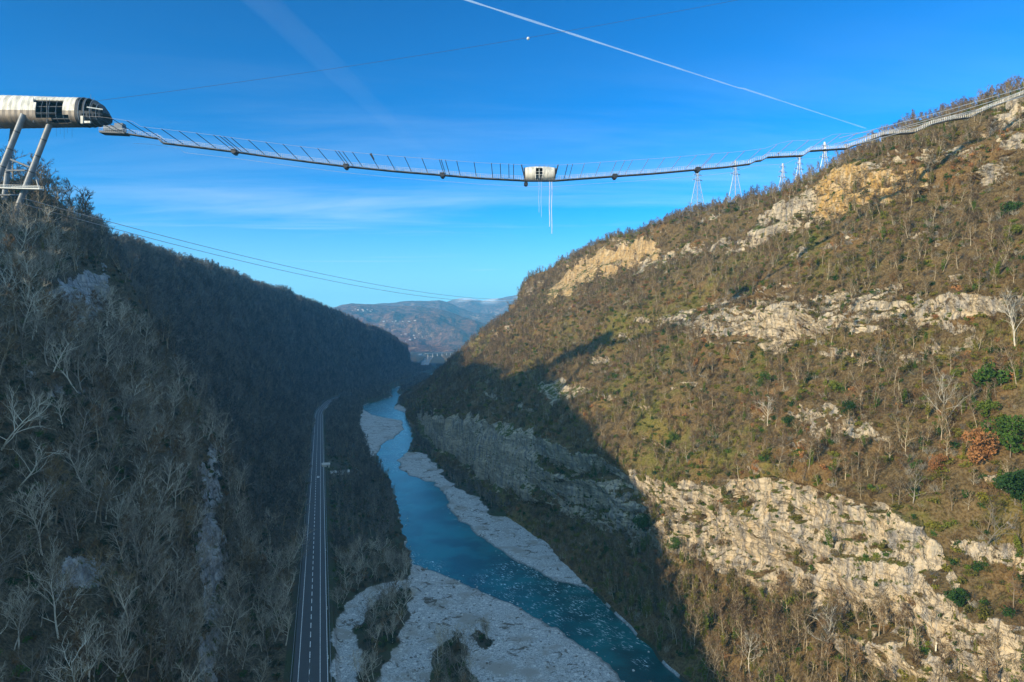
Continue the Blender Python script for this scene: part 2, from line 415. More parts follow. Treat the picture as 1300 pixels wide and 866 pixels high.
# ---- valley floor with the river bed carved into it
WATER = [(872, 866), (835, 830), (790, 790), (742, 746), (700, 738), (653, 715), (603, 680), (566, 648), (561, 632), (549, 613), (534, 612), (505, 596),
         (502, 584), (517, 574), (523, 556), (519, 540), (532, 531), (497, 519), (480, 509), (458, 516), (473, 527), (512, 534), (515, 546), (506, 553),
         (490, 563), (479, 577), (482, 591), (495, 610), (508, 646), (515, 679), (519, 704), (527, 717), (550, 722), (600, 742), (650, 765), (700, 792), (752, 826), (806, 866)]
W = [ground_at(*p) for p in WATER]
n_up = WATER.index((480, 509))
W = [(xc(-700) + 135, -700), (W[0][0], W[0][1])] + W[1:n_up] + [*[(float(xc(y)) + 112 + 26 * math.sin(y / 95.0), float(y)) for y in range(1420, 2650, 60)], (-371 + 42, 2683), (-400, 3300), (-466, 4000), (-640, 4680), (-1100, 5090),
     (-1130, 5050), (-690, 4630), (-496, 3970), (-434, 3300), (-371 + 12, 2683), *[(float(xc(y)) + 96 + 26 * math.sin(y / 95.0), float(y)) for y in range(2640, 1400, -60)]] + W[n_up:] + [(xc(-700) + 112, -700)]
GRAV = [
    [(525, 716), (550, 722), (600, 742), (650, 765), (700, 792), (752, 826), (806, 866), (820, 930), (470, 930), (486, 866), (500, 835), (516, 806), (528, 786), (525, 752), (518, 740)],
    [(503, 596), (534, 612), (549, 613), (561, 632), (566, 648), (603, 680), (653, 715), (700, 738), (742, 746), (700, 694), (645, 661), (622, 657), (606, 635), (575, 622), (559, 600), (539, 579), (517, 576), (498, 587)],
    [(436, 930), (424, 840), (432, 800), (441, 772), (470, 752), (530, 738), (530, 752), (486, 764), (462, 784), (452, 812), (452, 866), (462, 930)],
    [(455, 540), (463, 520), (473, 527), (512, 534), (519, 548), (508, 553), (490, 562), (479, 575), (468, 584), (462, 560)],
    [(497, 519), (532, 531), (530, 524), (505, 515)]]
uF_ = np.linspace(0, 1, 150)[None, :]
UL0, UR0 = L[0][0][:, None], TOE[:, None]
uF = UL0 * (1 - uF_) + UR0 * uF_
YF = np.repeat(Ys[:, None], 150, 1); XF = uF + xc(YF)
wobx = 2.2 * fbm(XF / 14, YF / 14, o=3, seed=91); woby = 2.2 * fbm(XF / 14, YF / 14, o=3, seed=92)
dW = pip(XF + wobx, YF + woby, W)
grav = np.zeros_like(XF); bars = np.full(XF.shape, 1e9)
for g in GRAV:
    gp = [ground_at(*p) for p in g]; dd = pip(XF + wobx * 1.5, YF + woby * 1.5, gp)
    bars = np.minimum(bars, dd); grav = np.maximum(grav, 1 - sstep(dd, -2, 4))
grav = np.maximum(grav, (1 - sstep(dW, 0, 3.5)) * sstep(fbm(XF / 12, YF / 12, o=3, seed=97), -.35, .25))
isl = pip(XF + wobx, YF + woby, [ground_at(*p) for p in [(556, 838), (572, 812), (590, 826), (600, 866), (610, 930), (540, 930), (548, 866)]])
isl = np.minimum(isl, pip(XF + wobx, YF + woby, [ground_at(*p) for p in [(604, 812), (612, 806), (622, 818), (614, 828)]]))
grav = grav * sstep(isl, -1, 3)
zF = 3.6 + .8 * fbm(XF / 30, YF / 30, o=3, seed=93)
zbar = 1.0 + .45 * fbm(XF / 22, YF / 22, o=3, seed=94) + .18 * fbm(XF / 5, YF / 5, o=3, seed=95)
zF = zF + (zbar - zF) * (1 - sstep(bars, -3, 9))
zF = np.where(dW < 10, zF + (-.4 - zF) * (1 - sstep(dW, -.5, 7)), zF)
zF = zF - 1.4 * (1 - sstep(dW, -14, -1))
zF = np.maximum(zF, -2.2)
road_u = -4.0
edgeL = sstep(uF, -14, -13.5)
zF = np.where(np.abs(uF - road_u) < 11, 4.6 + (zF - 4.6) * sstep(np.abs(uF - road_u), 8.6, 11), zF)
zF[:, 0] = 4.6; zF[:, -1] = R[0][1]
PEB = sstep(vnoise(XF / 2.2, YF / 2.2, None, 96), .55, .8) * (bars < -2)

# ------------------------------------------------------------------ ground materials
def hill_material(name, shade_soil, rock_cols):
    m, t, b = mat(name)
    pos = t.new('ShaderNodeNewGeometry').outputs['Position']
    n1 = t.noise(pos, .035, 5, .6); n2 = t.noise(pos, .22, 5, .65); n3 = t.noise(pos, 1.1, 4, .7)
    brown, olive, rust = shade_soil
    soil = t.mix(t.smooth(n2, .35, .7), brown, tuple(c * .55 for c in brown))
    gr = t.math('ADD', t.attr('green'), t.math('MULTIPLY', t.math('SUBTRACT', n2, .5), 1.1))
    soil = t.mix(t.smooth(gr, .5, .9), soil, olive)
    soil = t.mix(t.math('MULTIPLY', t.attr('rust'), t.smooth(n1, .3, .6)), soil, rust)
    soil = t.mix(t.smooth(n3, .4, .75), soil, t.mix(.42, soil, (.30, .24, .14)), 'MIX')
    soil = t.mix(t.smooth(n3, .55, .3), soil, t.mix(.7, soil, (.03, .025, .015)))
    st = t.noise(t.mapping(pos, (1.0, 1.0, .12)), .35, 6, .65)           # run-off streaks
    ly = t.noise(t.mapping(pos, (.10, .10, 1.0), (.03, .02, 0)), .8, 5, .6)      # bedding
    pale, grey, ochre = rock_cols
    rk = t.mix(t.smooth(st, .42, .66), pale, grey)
    rk = t.mix(t.math('MULTIPLY', t.attr('ochre'), t.smooth(st, .25, .6)), rk, ochre)
    rk = t.mix(t.math('MULTIPLY', t.smooth(n2, .52, .72), .45), rk, ochre)
    rk = t.mix(t.math('MULTIPLY', t.smooth(ly, .50, .36), .45), rk, tuple(c * .42 for c in grey))
    wp = t.new('ShaderNodeVectorMath', operation='ADD'); t.put(wp.inputs[0], pos)
    wn = t.new('ShaderNodeTexNoise'); t.put(wn.inputs['Vector'], pos); wn.inputs['Scale'].default_value = .25; wn.inputs['Detail'].default_value = 4
    vs = t.new('ShaderNodeVectorMath', operation='SCALE'); t.link(wn.outputs['Color'], vs.inputs[0]); vs.inputs['Scale'].default_value = 5.0
    t.link(vs.outputs[0], wp.inputs[1])
    vs2 = t.noise(t.mapping(wp.outputs[0], (1, 1, .05)), .55, 4, .6)
    rk = t.mix(t.math('MULTIPLY', t.smooth(vs2, .60, .68), .75), rk, tuple(c * .30 for c in grey))
    cr = t.noise(t.mapping(wp.outputs[0], (1, 1, .16)), .30, 4, .6)
    cr2 = t.math('ABSOLUTE', t.math('SUBTRACT', cr, .5))
    rk = t.mix(t.math('MULTIPLY', t.smooth(cr2, .018, .0), .55), rk, (.075, .065, .05))
    cr = t.math('MULTIPLY', t.smooth(cr2, 0, .05), .6)
    rk = t.mix(t.math('MULTIPLY', t.smooth(n3, .62, .8), .6), rk, (.10, .11, .04))   # lichen and moss specks
    edge = t.math('ADD', t.attr('rock'), t.math('MULTIPLY', t.math('SUBTRACT', n3, .5), .7))
    edge = t.math('ADD', edge, t.math('MULTIPLY', t.math('SUBTRACT', n2, .5), .8))
    f = t.smooth(edge, .40, .56)
    nrm = t.new('ShaderNodeSeparateXYZ'); t.link(t.new('ShaderNodeNewGeometry').outputs['Normal'], nrm.inputs[0])
    moss = t.math('ADD', nrm.outputs[2], t.math('MULTIPLY', t.math('SUBTRACT', n2, .5), 1.5))
    moss = t.math('ADD', moss, t.math('MULTIPLY', t.math('SUBTRACT', n1, .5), .9))
    rk = t.mix(t.smooth(moss, .66, .90), rk, t.mix(t.smooth(n3, .35, .6), tuple(c * .6 for c in olive), (.10, .115, .022)))
    t.put(b.inputs['Base Color'], t.mix(f, soil, rk))
    b.inputs['Roughness'].default_value = .95; b.inputs['Specular IOR Level'].default_value = .15
    h = t.math('ADD', t.math('MULTIPLY', n3, 1.0), t.math('MULTIPLY', t.mix(f, n2, t.math('ADD', ly, cr)), 1.0))
    bump(t, b, h, .9, .9)
    return m
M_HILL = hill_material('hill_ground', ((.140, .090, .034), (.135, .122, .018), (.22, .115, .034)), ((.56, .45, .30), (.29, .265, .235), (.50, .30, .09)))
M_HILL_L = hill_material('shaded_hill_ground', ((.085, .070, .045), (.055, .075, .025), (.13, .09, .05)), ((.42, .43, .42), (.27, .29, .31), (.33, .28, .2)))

m, t, b = mat('floor_ground'); M_FLOOR = m
pos = t.new('ShaderNodeNewGeometry').outputs['Position']
n1 = t.noise(pos, .06, 4); n2 = t.noise(pos, .5, 4, .65)
soil = t.mix(t.smooth(n1, .4, .65), (.055, .050, .034), (.045, .058, .024))
v1 = t.voronoi(pos, .9, 'F1', 'Color'); v2 = t.voronoi(pos, 2.6, 'F1', 'Color')
sp = t.new('ShaderNodeSeparateColor'); t.link(v2, sp.inputs[0])
sp1 = t.new('ShaderNodeSeparateColor'); t.link(v1, sp1.inputs[0])
peb = t.mix(t.smooth(sp.outputs[0], .2, .95), (.26, .28, .28), (.52, .53, .52))
peb = t.mix(t.smooth(sp1.outputs[0], .93, .97), peb, (.60, .60, .57))
peb = t.mix(t.smooth(n1, .50, .66), peb, (.29, .28, .25))
n4 = t.noise(pos, .14, 5, .7, 1.0)
peb = t.mix(t.smooth(n4, .56, .64), peb, (.10, .085, .065))
fg = t.smooth(t.math('ADD', t.attr('gravel'), t.math('MULTIPLY', t.math('SUBTRACT', n2, .5), .5)), .35, .6)
wet = t.math('MULTIPLY', t.smooth(t.attr('height'), .45, .05), .7)
peb = t.mix(wet, peb, (.07, .075, .07))
t.put(b.inputs['Base Color'], t.mix(fg, soil, peb)); b.inputs['Roughness'].default_value = .9
b.inputs['Specular IOR Level'].default_value = .2
bump(t, b, t.math('ADD', t.voronoi(pos, 2.6), n2), .8, .4)

m, t, b = mat('river_water'); M_WATER = m
pos = t.new('ShaderNodeNewGeometry').outputs['Position']
wn = t.noise(pos, .55, 5, .65, .4); wn2 = t.noise(t.mapping(t.mapping(pos, (1, 1, 1), (0, 0, -.68)), (1.5, .42, 1)), .8, 5, .7, .6)
foam = t.math('MULTIPLY', t.smooth(wn2, .54, .66), t.smooth(t.attr('rapid'), .25, .8))
foam = t.math('MULTIPLY', foam, t.smooth(t.noise(pos, .11, 3), .42, .58))
deep = t.mix(t.smooth(t.noise(pos, .03, 3), .35, .65), (.003, .046, .052), (.008, .115, .122))
t.put(b.inputs['Base Color'], t.mix(foam, deep, (.62, .72, .74)))
t.put(b.inputs['Roughness'], t.math('ADD', .13, t.math('MULTIPLY', foam, .5)))
b.inputs['IOR'].default_value = 1.33
bump(t, b, t.math('ADD', wn, wn2), .55, .22)

def terrain_obj(name, X, Y, Z, m, attrs, flip=False):
    nr, nc = X.shape
    f = grid_faces(nr, nc)
    if flip: f = f[:, ::-1]
    o = mesh_obj(name, np.stack([X, Y, Z], -1).reshape(-1, 3), f, m)
    for k, v in attrs.items(): add_attr(o.data, k, np.broadcast_to(v, X.shape).ravel())
    o['kind'] = 'structure'
    return o
hr = terrain_obj('hillside_right', XR, YR2, zR, M_HILL, dict(rock=rock, green=green, ochre=och, rust=scr))
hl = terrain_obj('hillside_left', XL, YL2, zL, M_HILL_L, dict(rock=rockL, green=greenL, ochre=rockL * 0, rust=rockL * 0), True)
vf = terrain_obj('valley_floor', XF, YF, zF, M_FLOOR, dict(gravel=grav, height=zF))
# water: one level sheet along the river bed
wt_ = np.linspace(0, 1, 40)[None, :]
wy = np.concatenate([np.linspace(-620, 200, 20), np.linspace(210, 1600, 350), np.geomspace(1620, 5200, 80)])[:, None]
wx = xc(wy) + (10 * (1 - wt_) + (160 + 60 * sstep(wy, 1800, 3000)) * wt_); wx = wx - 700 * sstep(wy, 3200, 5200) * (1 - wt_) - 60 * sstep(wy, 2000, 3000) * (1 - wt_)
wyy = wy + 0 * wx
rap = np.zeros_like(wx)
for poly in ([(600, 735), (660, 700), (740, 745), (800, 790), (790, 830), (700, 790), (640, 760)], [(515, 700), (560, 715), (555, 730), (520, 725)],
             [(470, 590), (500, 560), (520, 575), (500, 600)], [(458, 516), (480, 508), (532, 531), (522, 550), (505, 556)], [(790, 788), (830, 830), (820, 850), (770, 800)]):
    rap = np.maximum(rap, 1 - sstep(pip(wx, wyy, [ground_at(*p) for p in poly]), -4, 8))
river = terrain_obj('river', wx, wyy, 0 * wx, M_WATER, dict(rapid=rap), False)

# ------------------------------------------------------------------ road along the valley floor
def strip(name, u0, u1_, z, m, ya, yb, parent=None, step=6.0):
    yy = np.arange(ya, yb + .01, step) if yb - ya > step else np.array([ya, yb])
    bend = lambda y: 60 * np.clip((y - 1240) / 260, 0, 1) ** 2
    a = np.stack([xc(yy) + u0 + bend(yy), yy, yy * 0 + z], -1); c = np.stack([xc(yy) + u1_ + bend(yy), yy, yy * 0 + z], -1)
    n = len(yy); i = np.arange(n - 1)
    return np.concatenate([a, c]), np.stack([i, i + n, i + n + 1, i + 1], -1)
m, t, b = mat('asphalt'); M_ASPH = m
pos = t.new('ShaderNodeNewGeometry').outputs['Position']
t.put(b.inputs['Base Color'], t.mix(t.noise(pos, .3, 5), (.040, .042, .045), (.062, .063, .065))); b.inputs['Roughness'].default_value = .85
m, t, b = mat('road_paint'); M_PAINT = m
pos = t.new('ShaderNodeNewGeometry').outputs['Position']
t.put(b.inputs['Base Color'], t.mix(t.smooth(t.noise(pos, 1.5, 4), .35, .7), (.80, .80, .78), (.5, .5, .48))); b.inputs['Roughness'].default_value = .7
v, f = strip('road', -10.6, 2.6, 4.95, M_ASPH, -600, 1500)
road = mesh_obj('road', v, f, M_ASPH); road['kind'] = 'structure'
mb = MB()
for u in (-8.6, -.6, 2.2): 
    v, f = strip('x', u - .11, u + .11, 4.965, M_PAINT, 100, 1400); mb.add(v, f)
for y in np.arange(236, 1300, 9.0):
    v, f = strip('x', -4.75, -4.45, 4.965, M_PAINT, y, y + 5.2); mb.add(v, f)
v, f = strip('x', -4.72, -4.48, 4.965, M_PAINT, 100, 264); mb.add(v, f)
o = mb.build('road_marking', M_PAINT, road)
# ------------------------------------------------------------------ trees and undergrowth
def wood_mat(name, c0, c1, spread=.35):
    m, t, b = mat(name)
    oi = t.new('ShaderNodeObjectInfo').outputs['Random']
    pos = t.new('ShaderNodeTexCoord').outputs['Object']
    f = t.math('ADD', t.math('MULTIPLY', t.noise(pos, .9, 3), .6), t.math('MULTIPLY', oi, .6))
    t.put(b.inputs['Base Color'], t.mix(t.smooth(f, .3, .85), c0, c1))
    b.inputs['Roughness'].default_value = .9; b.inputs['Specular IOR Level'].default_value = .1
    return m
M_BARK_PALE = wood_mat('pale_bark', (.66, .61, .49), (.20, .175, .14))
M_TWIG_PALE = wood_mat('pale_twigs', (.37, .33, .25), (.085, .075, .06))
M_BARK_DARK = wood_mat('brown_bark', (.22, .18, .13), (.12, .10, .08))
M_TWIG_DARK = wood_mat('brown_twigs', (.20, .137, .060), (.080, .056, .028))
M_TWIG_RED = wood_mat('reddish_twigs', (.22, .130, .058), (.095, .060, .034))
M_TWIG_GREY = wood_mat('grey_brown_twigs', (.19, .18, .155), (.07, .068, .06))
M_BARK_SUN = wood_mat('grey_bark', (.40, .33, .22), (.21, .165, .11))
M_LEAF_GREEN = wood_mat('evergreen_leaves', (.020, .050, .014), (.050, .095, .016))
M_LEAF_LIGHT = wood_mat('fresh_green_leaves', (.070, .115, .016), (.13, .150, .024))
M_LEAF_RUST = wood_mat('rust_leaves', (.36, .17, .065), (.22, .10, .04))
M_LEAF_OLIVE = wood_mat('olive_scrub', (.165, .155, .024), (.085, .080, .02))
M_LEAF_BROWN = wood_mat('brown_scrub', (.19, .112, .050), (.080, .050, .026))
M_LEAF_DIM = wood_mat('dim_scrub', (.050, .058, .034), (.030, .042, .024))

def bend_path(r, p, d, L, n, wig, up):
    pts = [p.copy()]; d = d / np.linalg.norm(d)
    for k in range(n):
        d = d + r.normal(0, wig, 3) + np.array([0, 0, up]); d /= np.linalg.norm(d)
        p = p + d * L / n; pts.append(p.copy())
    return pts
def tube_path(mb, pts, r0, r1, n):
    m = len(pts)
    for k in range(m - 1):
        mb.tube(pts[k], pts[k + 1], r0 + (r1 - r0) * k / (m - 1), r0 + (r1 - r0) * (k + 1) / (m - 1), n, False)
def ribbons(V, F, pts, w0, r):
    """a thin flat twig along pts, ending in a point"""
    a, c = pts[0], pts[-1]; d = c - a
    s = np.cross(d, r.normal(0, 1, 3)); s /= np.linalg.norm(s) + 1e-9
    base = len(V); mid = pts[len(pts) // 2]
    V += [a - s * w0 / 2, a + s * w0 / 2, mid + s * w0 * .4, mid - s * w0 * .4, c]
    F += [(base, base + 1, base + 2), (base, base + 2, base + 3), (base + 3, base + 2, base + 4)]
def bare_tree(seed, H=12.0, spread=.42, limbs=13, subs=6, twigs=6, tw=.05, lean=.05, clear=.25, thick=1.0, single=False):
    """returns (trunk builder, twig verts, twig tris)"""
    r = np.random.default_rng(seed); mb = MB(); V, F = [], []
    trunk = bend_path(r, np.zeros(3) - [0, 0, .6], np.array([r.normal(0, lean), r.normal(0, lean), 1.0]), H * .86 + .6, 8, .07, .04)
    tube_path(mb, trunk, .017 * H * thick, .004 * H * thick, 6)
    T = np.array(trunk)
    def on(t_):
        q = t_ * (len(T) - 1); i = min(int(q), len(T) - 2); return T[i] + (T[i + 1] - T[i]) * (q - i)
    ga = r.uniform(0, 6.28)
    for k in range(limbs):
        t_ = clear + (1 - clear) * (k + r.uniform(0, .9)) / limbs; ga += 2.4 + r.normal(0, .4)
        el = r.uniform(.35, .85) + .35 * t_
        d = np.array([math.cos(ga) * math.cos(el), math.sin(ga) * math.cos(el), math.sin(el)])
        LL = H * spread * (1.15 - .62 * t_) * r.uniform(.7, 1.15)
        br = bend_path(r, on(min(t_, .98)), d, LL, 5, .16, .07)
        tube_path(mb, br, .0075 * H * thick * (1.1 - .6 * t_), .002 * H * thick, 4)
        for j in range(subs):
            q = r.uniform(.22, 1.0) * (len(br) - 1.001); i = int(q); p = br[i] + (br[i + 1] - br[i]) * (q - i)
            dd = br[i + 1] - br[i]; dd /= np.linalg.norm(dd)
            e = r.normal(0, 1, 3); e -= dd * e.dot(dd); e /= np.linalg.norm(e)
            sb = bend_path(r, p, dd * .75 + e * .75 + [0, 0, .25], LL * r.uniform(.3, .5), 3, .14, .06)
            if single: ribbons(V, F, sb, tw * 1.5, r)
            else: tube_path(mb, sb, .0026 * H * thick, .0012 * H * thick, 3)
            for _ in range(twigs):
                q2 = r.uniform(.1, 1.0) * (len(sb) - 1.001); i2 = int(q2); p2 = sb[i2] + (sb[i2 + 1] - sb[i2]) * (q2 - i2)
                d2 = sb[i2 + 1] - sb[i2]; d2 /= np.linalg.norm(d2)
                e = r.normal(0, 1, 3); e /= np.linalg.norm(e)
                ribbons(V, F, bend_path(r, p2, d2 + e * .9 + [0, 0, .2], H * r.uniform(.06, .12), 2, .15, .05), tw, r)
    return mb, np.array(V), np.array(F)
def tree_meshes(name, seed, bark, twig, **kw):
    mb, V, F = bare_tree(seed, **kw)
    tm = mesh_data('trunk', np.concatenate(mb.v), [np.concatenate(x) for x in (mb.f4, mb.f3) if x], (bark,))
    cm = mesh_data('crown', V, F, (twig,))
    jm = mesh_data(name, np.concatenate(mb.v + [V]), [np.concatenate(mb.f4), F + mb.n], (bark, twig),
                   mat_idx=np.concatenate([np.zeros(sum(len(x) for x in mb.f4), int), np.ones(len(F), int)]))
    return tm, cm, jm
def leaf_cloud(seed, n, size, shape, lobes=6, up=0.0, rk=1.0):
    """n leaf-sized triangles spread through a few uneven lumps"""
    r = np.random.default_rng(seed); V, F = [], []
    cs = [np.array([r.normal(0, .33) * shape[0], r.normal(0, .33) * shape[1], shape[2] * r.uniform(.25, .8)]) for _ in range(lobes)]
    rs = [rk * r.uniform(.32, .6) for _ in range(lobes)]
    for k in range(n):
        i = r.integers(lobes); d = r.normal(0, 1, 3); d /= np.linalg.norm(d)
        p = cs[i] + d * np.array(shape) * rs[i] * r.uniform(.45, 1.0) ** .5 * [1, 1, .62]
        p[2] = max(p[2], .02)
        a = r.normal(0, 1, 3); a[2] += up; a /= np.linalg.norm(a); c = np.cross(a, r.normal(0, 1, 3)); c /= np.linalg.norm(c)
        s = size * r.uniform(.5, 1.3); b0 = len(V)
        V += [p - a * s * .5 - c * s * .3, p - a * s * .2 + c * s * .45, p + a * s * .65]; F.append((b0, b0 + 1, b0 + 2))
    return np.array(V), np.array(F)
def brush(seed, n, h, wdt, w0):
    """a bush of thin stems fanning out of the ground"""
    r = np.random.default_rng(seed); V, F = [], []
    for k in range(n):
        a = r.uniform(0, 6.28); q = r.uniform(0, 1) ** .6
        p = np.array([math.cos(a) * wdt * .35 * r.uniform(), math.sin(a) * wdt * .35 * r.uniform(), 0])
        d = np.array([math.cos(a) * q * .9, math.sin(a) * q * .9, 1.0])
        st = bend_path(r, p, d, h * r.uniform(.5, 1.1), 4, .16, .02)
        ribbons(V, F, st, w0, r)
        for _ in range(3):
            i = r.integers(1, 4); e = r.normal(0, 1, 3); e /= np.linalg.norm(e)
            ribbons(V, F, bend_path(r, st[i], (st[i + 1] - st[i]) / np.linalg.norm(st[i + 1] - st[i]) + e * .8, h * .35, 2, .1, .05), w0 * .7, r)
    return np.array(V), np.array(F)

# tree kinds: pale trees of the near left slope, grey-brown trees of the sunny slope, low-detail woods
PALE = [tree_meshes('tree', 100 + k, M_BARK_PALE, M_TWIG_PALE, H=12.5, spread=(.62, .50, .70, .44)[k % 4], limbs=(10, 13, 9, 12)[k % 4], subs=7, twigs=7, tw=.045, lean=(.25, .1, .4, .15)[k % 4],
                    clear=(.2, .3, .15, .35)[k % 4], thick=.92) for k in range(6)]
SUNNY = [tree_meshes('tree', 200 + k, M_BARK_SUN, (M_TWIG_DARK, M_TWIG_RED)[k % 2], H=9.5, spread=(.40, .34, .46, .30)[k % 4], limbs=12, subs=6, twigs=6, tw=.065,
                     clear=(.25, .4, .2, .35)[k % 4], thick=1.0) for k in range(6)]
WOODS = [tree_meshes('tree', 300 + k, (M_BARK_DARK, M_BARK_SUN)[k % 2], M_TWIG_GREY, H=12.0, spread=(.40, .34, .46)[k % 3], limbs=11, subs=5, twigs=4, tw=.13,
                     clear=.25, thick=1.2, single=True) for k in range(6)]

def ivy_tree(k, mt):
    mb, V, F = bare_tree(340 + k, H=9.5, limbs=9, subs=3, twigs=4, spread=.32, tw=.06); lv, lf = leaf_cloud(350 + k, 420, .42, (1.1, 1.1, 6.2), lobes=9)
    vv = [np.concatenate(mb.v), V, lv]; n1, n2 = len(vv[0]), len(vv[0]) + len(V); q4 = np.concatenate(mb.f4)
    return (None, None, mesh_data('tree', np.concatenate(vv), [q4, np.concatenate([F + n1, lf + n2])], (M_BARK_SUN, M_TWIG_DARK, mt), mat_idx=np.concatenate([np.zeros(len(q4), int), np.ones(len(F), int), np.full(len(lf), 2)])))
IVY = [ivy_tree(k, (M_LEAF_OLIVE, M_LEAF_GREEN, M_LEAF_LIGHT, M_LEAF_OLIVE)[k]) for k in range(4)]
# ---- where they stand
cand = []   # columns: x, y, z, nx, ny, nz, side(0 right, 1 left, 2 floor), rock, green, rust
for X, Y, Z, side, rk, gr, ru, fl in ((XR, YR2, zR, 0, rock, green, scr, 1), (XL, YL2, zL, 1, rockL, greenL, rockL * 0, 1), (XF, YF, zF, 2, np.maximum(grav, 1 - sstep(dW, 3, 7)), grav * 0, grav * 0, 1)):
    P = np.stack([X, Y, Z], -1)
    A = np.linalg.norm(np.cross(P[1:, :-1] - P[:-1, :-1], P[:-1, 1:] - P[:-1, :-1]), axis=-1)
    nn = grid_normals(X, Y, Z); nn = nn * np.sign(nn[..., 2:3] + 1e-9)
    cand.append((P, A, nn, side, rk, gr, ru))
dec = []
for (P, A, nn, side, rk, gr, ru) in cand:      # a coarse copy of the ground, to know what the camera can see
    r0, c0 = np.r_[np.arange(40, NR - 1, 3), NR - 1], np.r_[np.arange(0, P.shape[1] - 1, 3), P.shape[1] - 1]
    Q = P[r0][:, c0]; dec.append((Q.reshape(-1, 3), grid_faces(*Q.shape[:2])))
bv, bf, k0 = [], [], 0
for v_, f_ in dec: bv.append(v_); bf.append(f_ + k0); k0 += len(v_)
BVH = BVHTree.FromPolygons(np.concatenate(bv).tolist(), np.concatenate(bf).tolist())
EYE = Vector((0, 0, CAM_Z))
def seen(p, up=7.0):
    q = Vector((p[0], p[1], p[2] + up)); d = q - EYE; L_ = d.length
    return BVH.ray_cast(EYE, d / L_, L_ - 4.0)[0] is None
def in_frame(p, m=70):
    px, py = pix(p[:, 0], p[:, 1], p[:, 2] + 4)
    return (p[:, 1] > 60) & (px > -m) & (px < 1300 + m) & (py > -m) & (py < 866 + m)
def sample(k, dens):
    """dens(P, rock, green, rust): plants per square metre at the corners"""
    P, A, nn, side, rk, gr, ru = cand[k]
    lam = dens(P[:-1, :-1], rk[:-1, :-1], gr[:-1, :-1], ru[:-1, :-1]) * A
    n = rng.poisson(np.clip(lam, 0, 30)); i, j = np.nonzero(n); rep = n[i, j]; i = np.repeat(i, rep); j = np.repeat(j, rep)
    a, b_ = rng.random(len(i))[:, None], rng.random(len(i))[:, None]
    q = P[i, j] * (1 - a) * (1 - b_) + P[i + 1, j] * a * (1 - b_) + P[i, j + 1] * (1 - a) * b_ + P[i + 1, j + 1] * a * b_
    return q, nn[i, j], gr[i, j], ru[i, j], rk[i, j]
def cull(S, up=6.0, check=True):
    m = in_frame(S[0]); S = [s[m] for s in S]
    if check:
        k = np.array([seen(p, up) for p in S[0]], bool); S = [s[k] for s in S]
    return S

def scatter(name, pts, scl, rots, idx, meshes, label, cat, group=None):
    """one object that carries a wood or undergrowth: points, each showing one of the plant meshes"""
    me = bpy.data.meshes.new(name); me.vertices.add(len(pts)); me.vertices.foreach_set('co', np.asarray(pts, np.float32).ravel())
    add_attr(me, 'scl', scl)
    a = me.attributes.new('rotv', 'FLOAT_VECTOR', 'POINT'); a.data.foreach_set('vector', np.asarray(rots, np.float32).ravel())
    a = me.attributes.new('idx', 'INT', 'POINT'); a.data.foreach_set('value', np.asarray(idx, np.int32))
    o = bpy.data.objects.new(name, me); C.objects.link(o); tag(o, label, cat, group, 'stuff')
    col = bpy.data.collections.new(name + '_plants')
    for k, m_ in enumerate(meshes):
        po = bpy.data.objects.new('plant_%03d' % k, m_); col.objects.link(po)
    ng = bpy.data.node_groups.new(name, 'GeometryNodeTree')
    ng.interface.new_socket('Geometry', in_out='INPUT', socket_type='NodeSocketGeometry')
    ng.interface.new_socket('Geometry', in_out='OUTPUT', socket_type='NodeSocketGeometry')
    nd = ng.nodes; gi, go = nd.new('NodeGroupInput'), nd.new('NodeGroupOutput')
    ci = nd.new('GeometryNodeCollectionInfo'); ci.inputs['Collection'].default_value = col
    ci.inputs['Separate Children'].default_value = True; ci.inputs['Reset Children'].default_value = True
    ip_ = nd.new('GeometryNodeInstanceOnPoints'); ip_.inputs['Pick Instance'].default_value = True
    def named(nm, dt):
        q = nd.new('GeometryNodeInputNamedAttribute'); q.data_type = dt; q.inputs['Name'].default_value = nm; return q.outputs['Attribute']
    ng.links.new(gi.outputs[0], ip_.inputs['Points']); ng.links.new(ci.outputs[0], ip_.inputs['Instance'])
    ng.links.new(named('idx', 'INT'), ip_.inputs['Instance Index'])
    e2r = nd.new('FunctionNodeEulerToRotation'); ng.links.new(named('rotv', 'FLOAT_VECTOR'), e2r.inputs[0])
    ng.links.new(e2r.outputs[0], ip_.inputs['Rotation']); ng.links.new(named('scl', 'FLOAT'), ip_.inputs['Scale'])
    ng.links.new(ip_.outputs[0], go.inputs[0])
    md = o.modifiers.new('plants', 'NODES'); md.node_group = ng
    return o
def spin(n, tilt=.09):
    return np.stack([rng.normal(0, tilt, n), rng.normal(0, tilt, n), rng.uniform(0, 6.28, n)], -1)

# --- trees on the sunny right slope
def dR(P, rk, gr, ru):
    Y = P[..., 1]; z = P[..., 2]
    d = .020 * (1 + .9 * fbm(P[..., 0] / 40, Y / 40, z / 25, o=3, seed=101)).clip(.15, 2.4)
    low = (1 - sstep(z, 20, 60)) * 1.4            # denser wood at the foot of the cliff
    far = sstep(Y, 620, 900) * 1.0
    return d * (1 + low + far) * (rk < .42) * (Y < 2200)
SR = cull(sample(0, dR))
def dRtop(P, rk, gr, ru):
    return .030 * sstep(P[..., 2], 246, 258) * (P[..., 1] < 1300) * (np.arange(P.shape[1])[None, :] < 338 + 52)
ST = cull(sample(0, dRtop), 9.0)
SL = cull(sample(1, lambda P, rk, gr, ru: (.022 + .028 * sstep(P[..., 1], 420, 480)) * (rk < .5) * (P[..., 1] < 2700) * (1 + .5 * fbm(P[..., 0] / 40, P[..., 1] / 40, o=2, seed=103)).clip(.3, 2)))
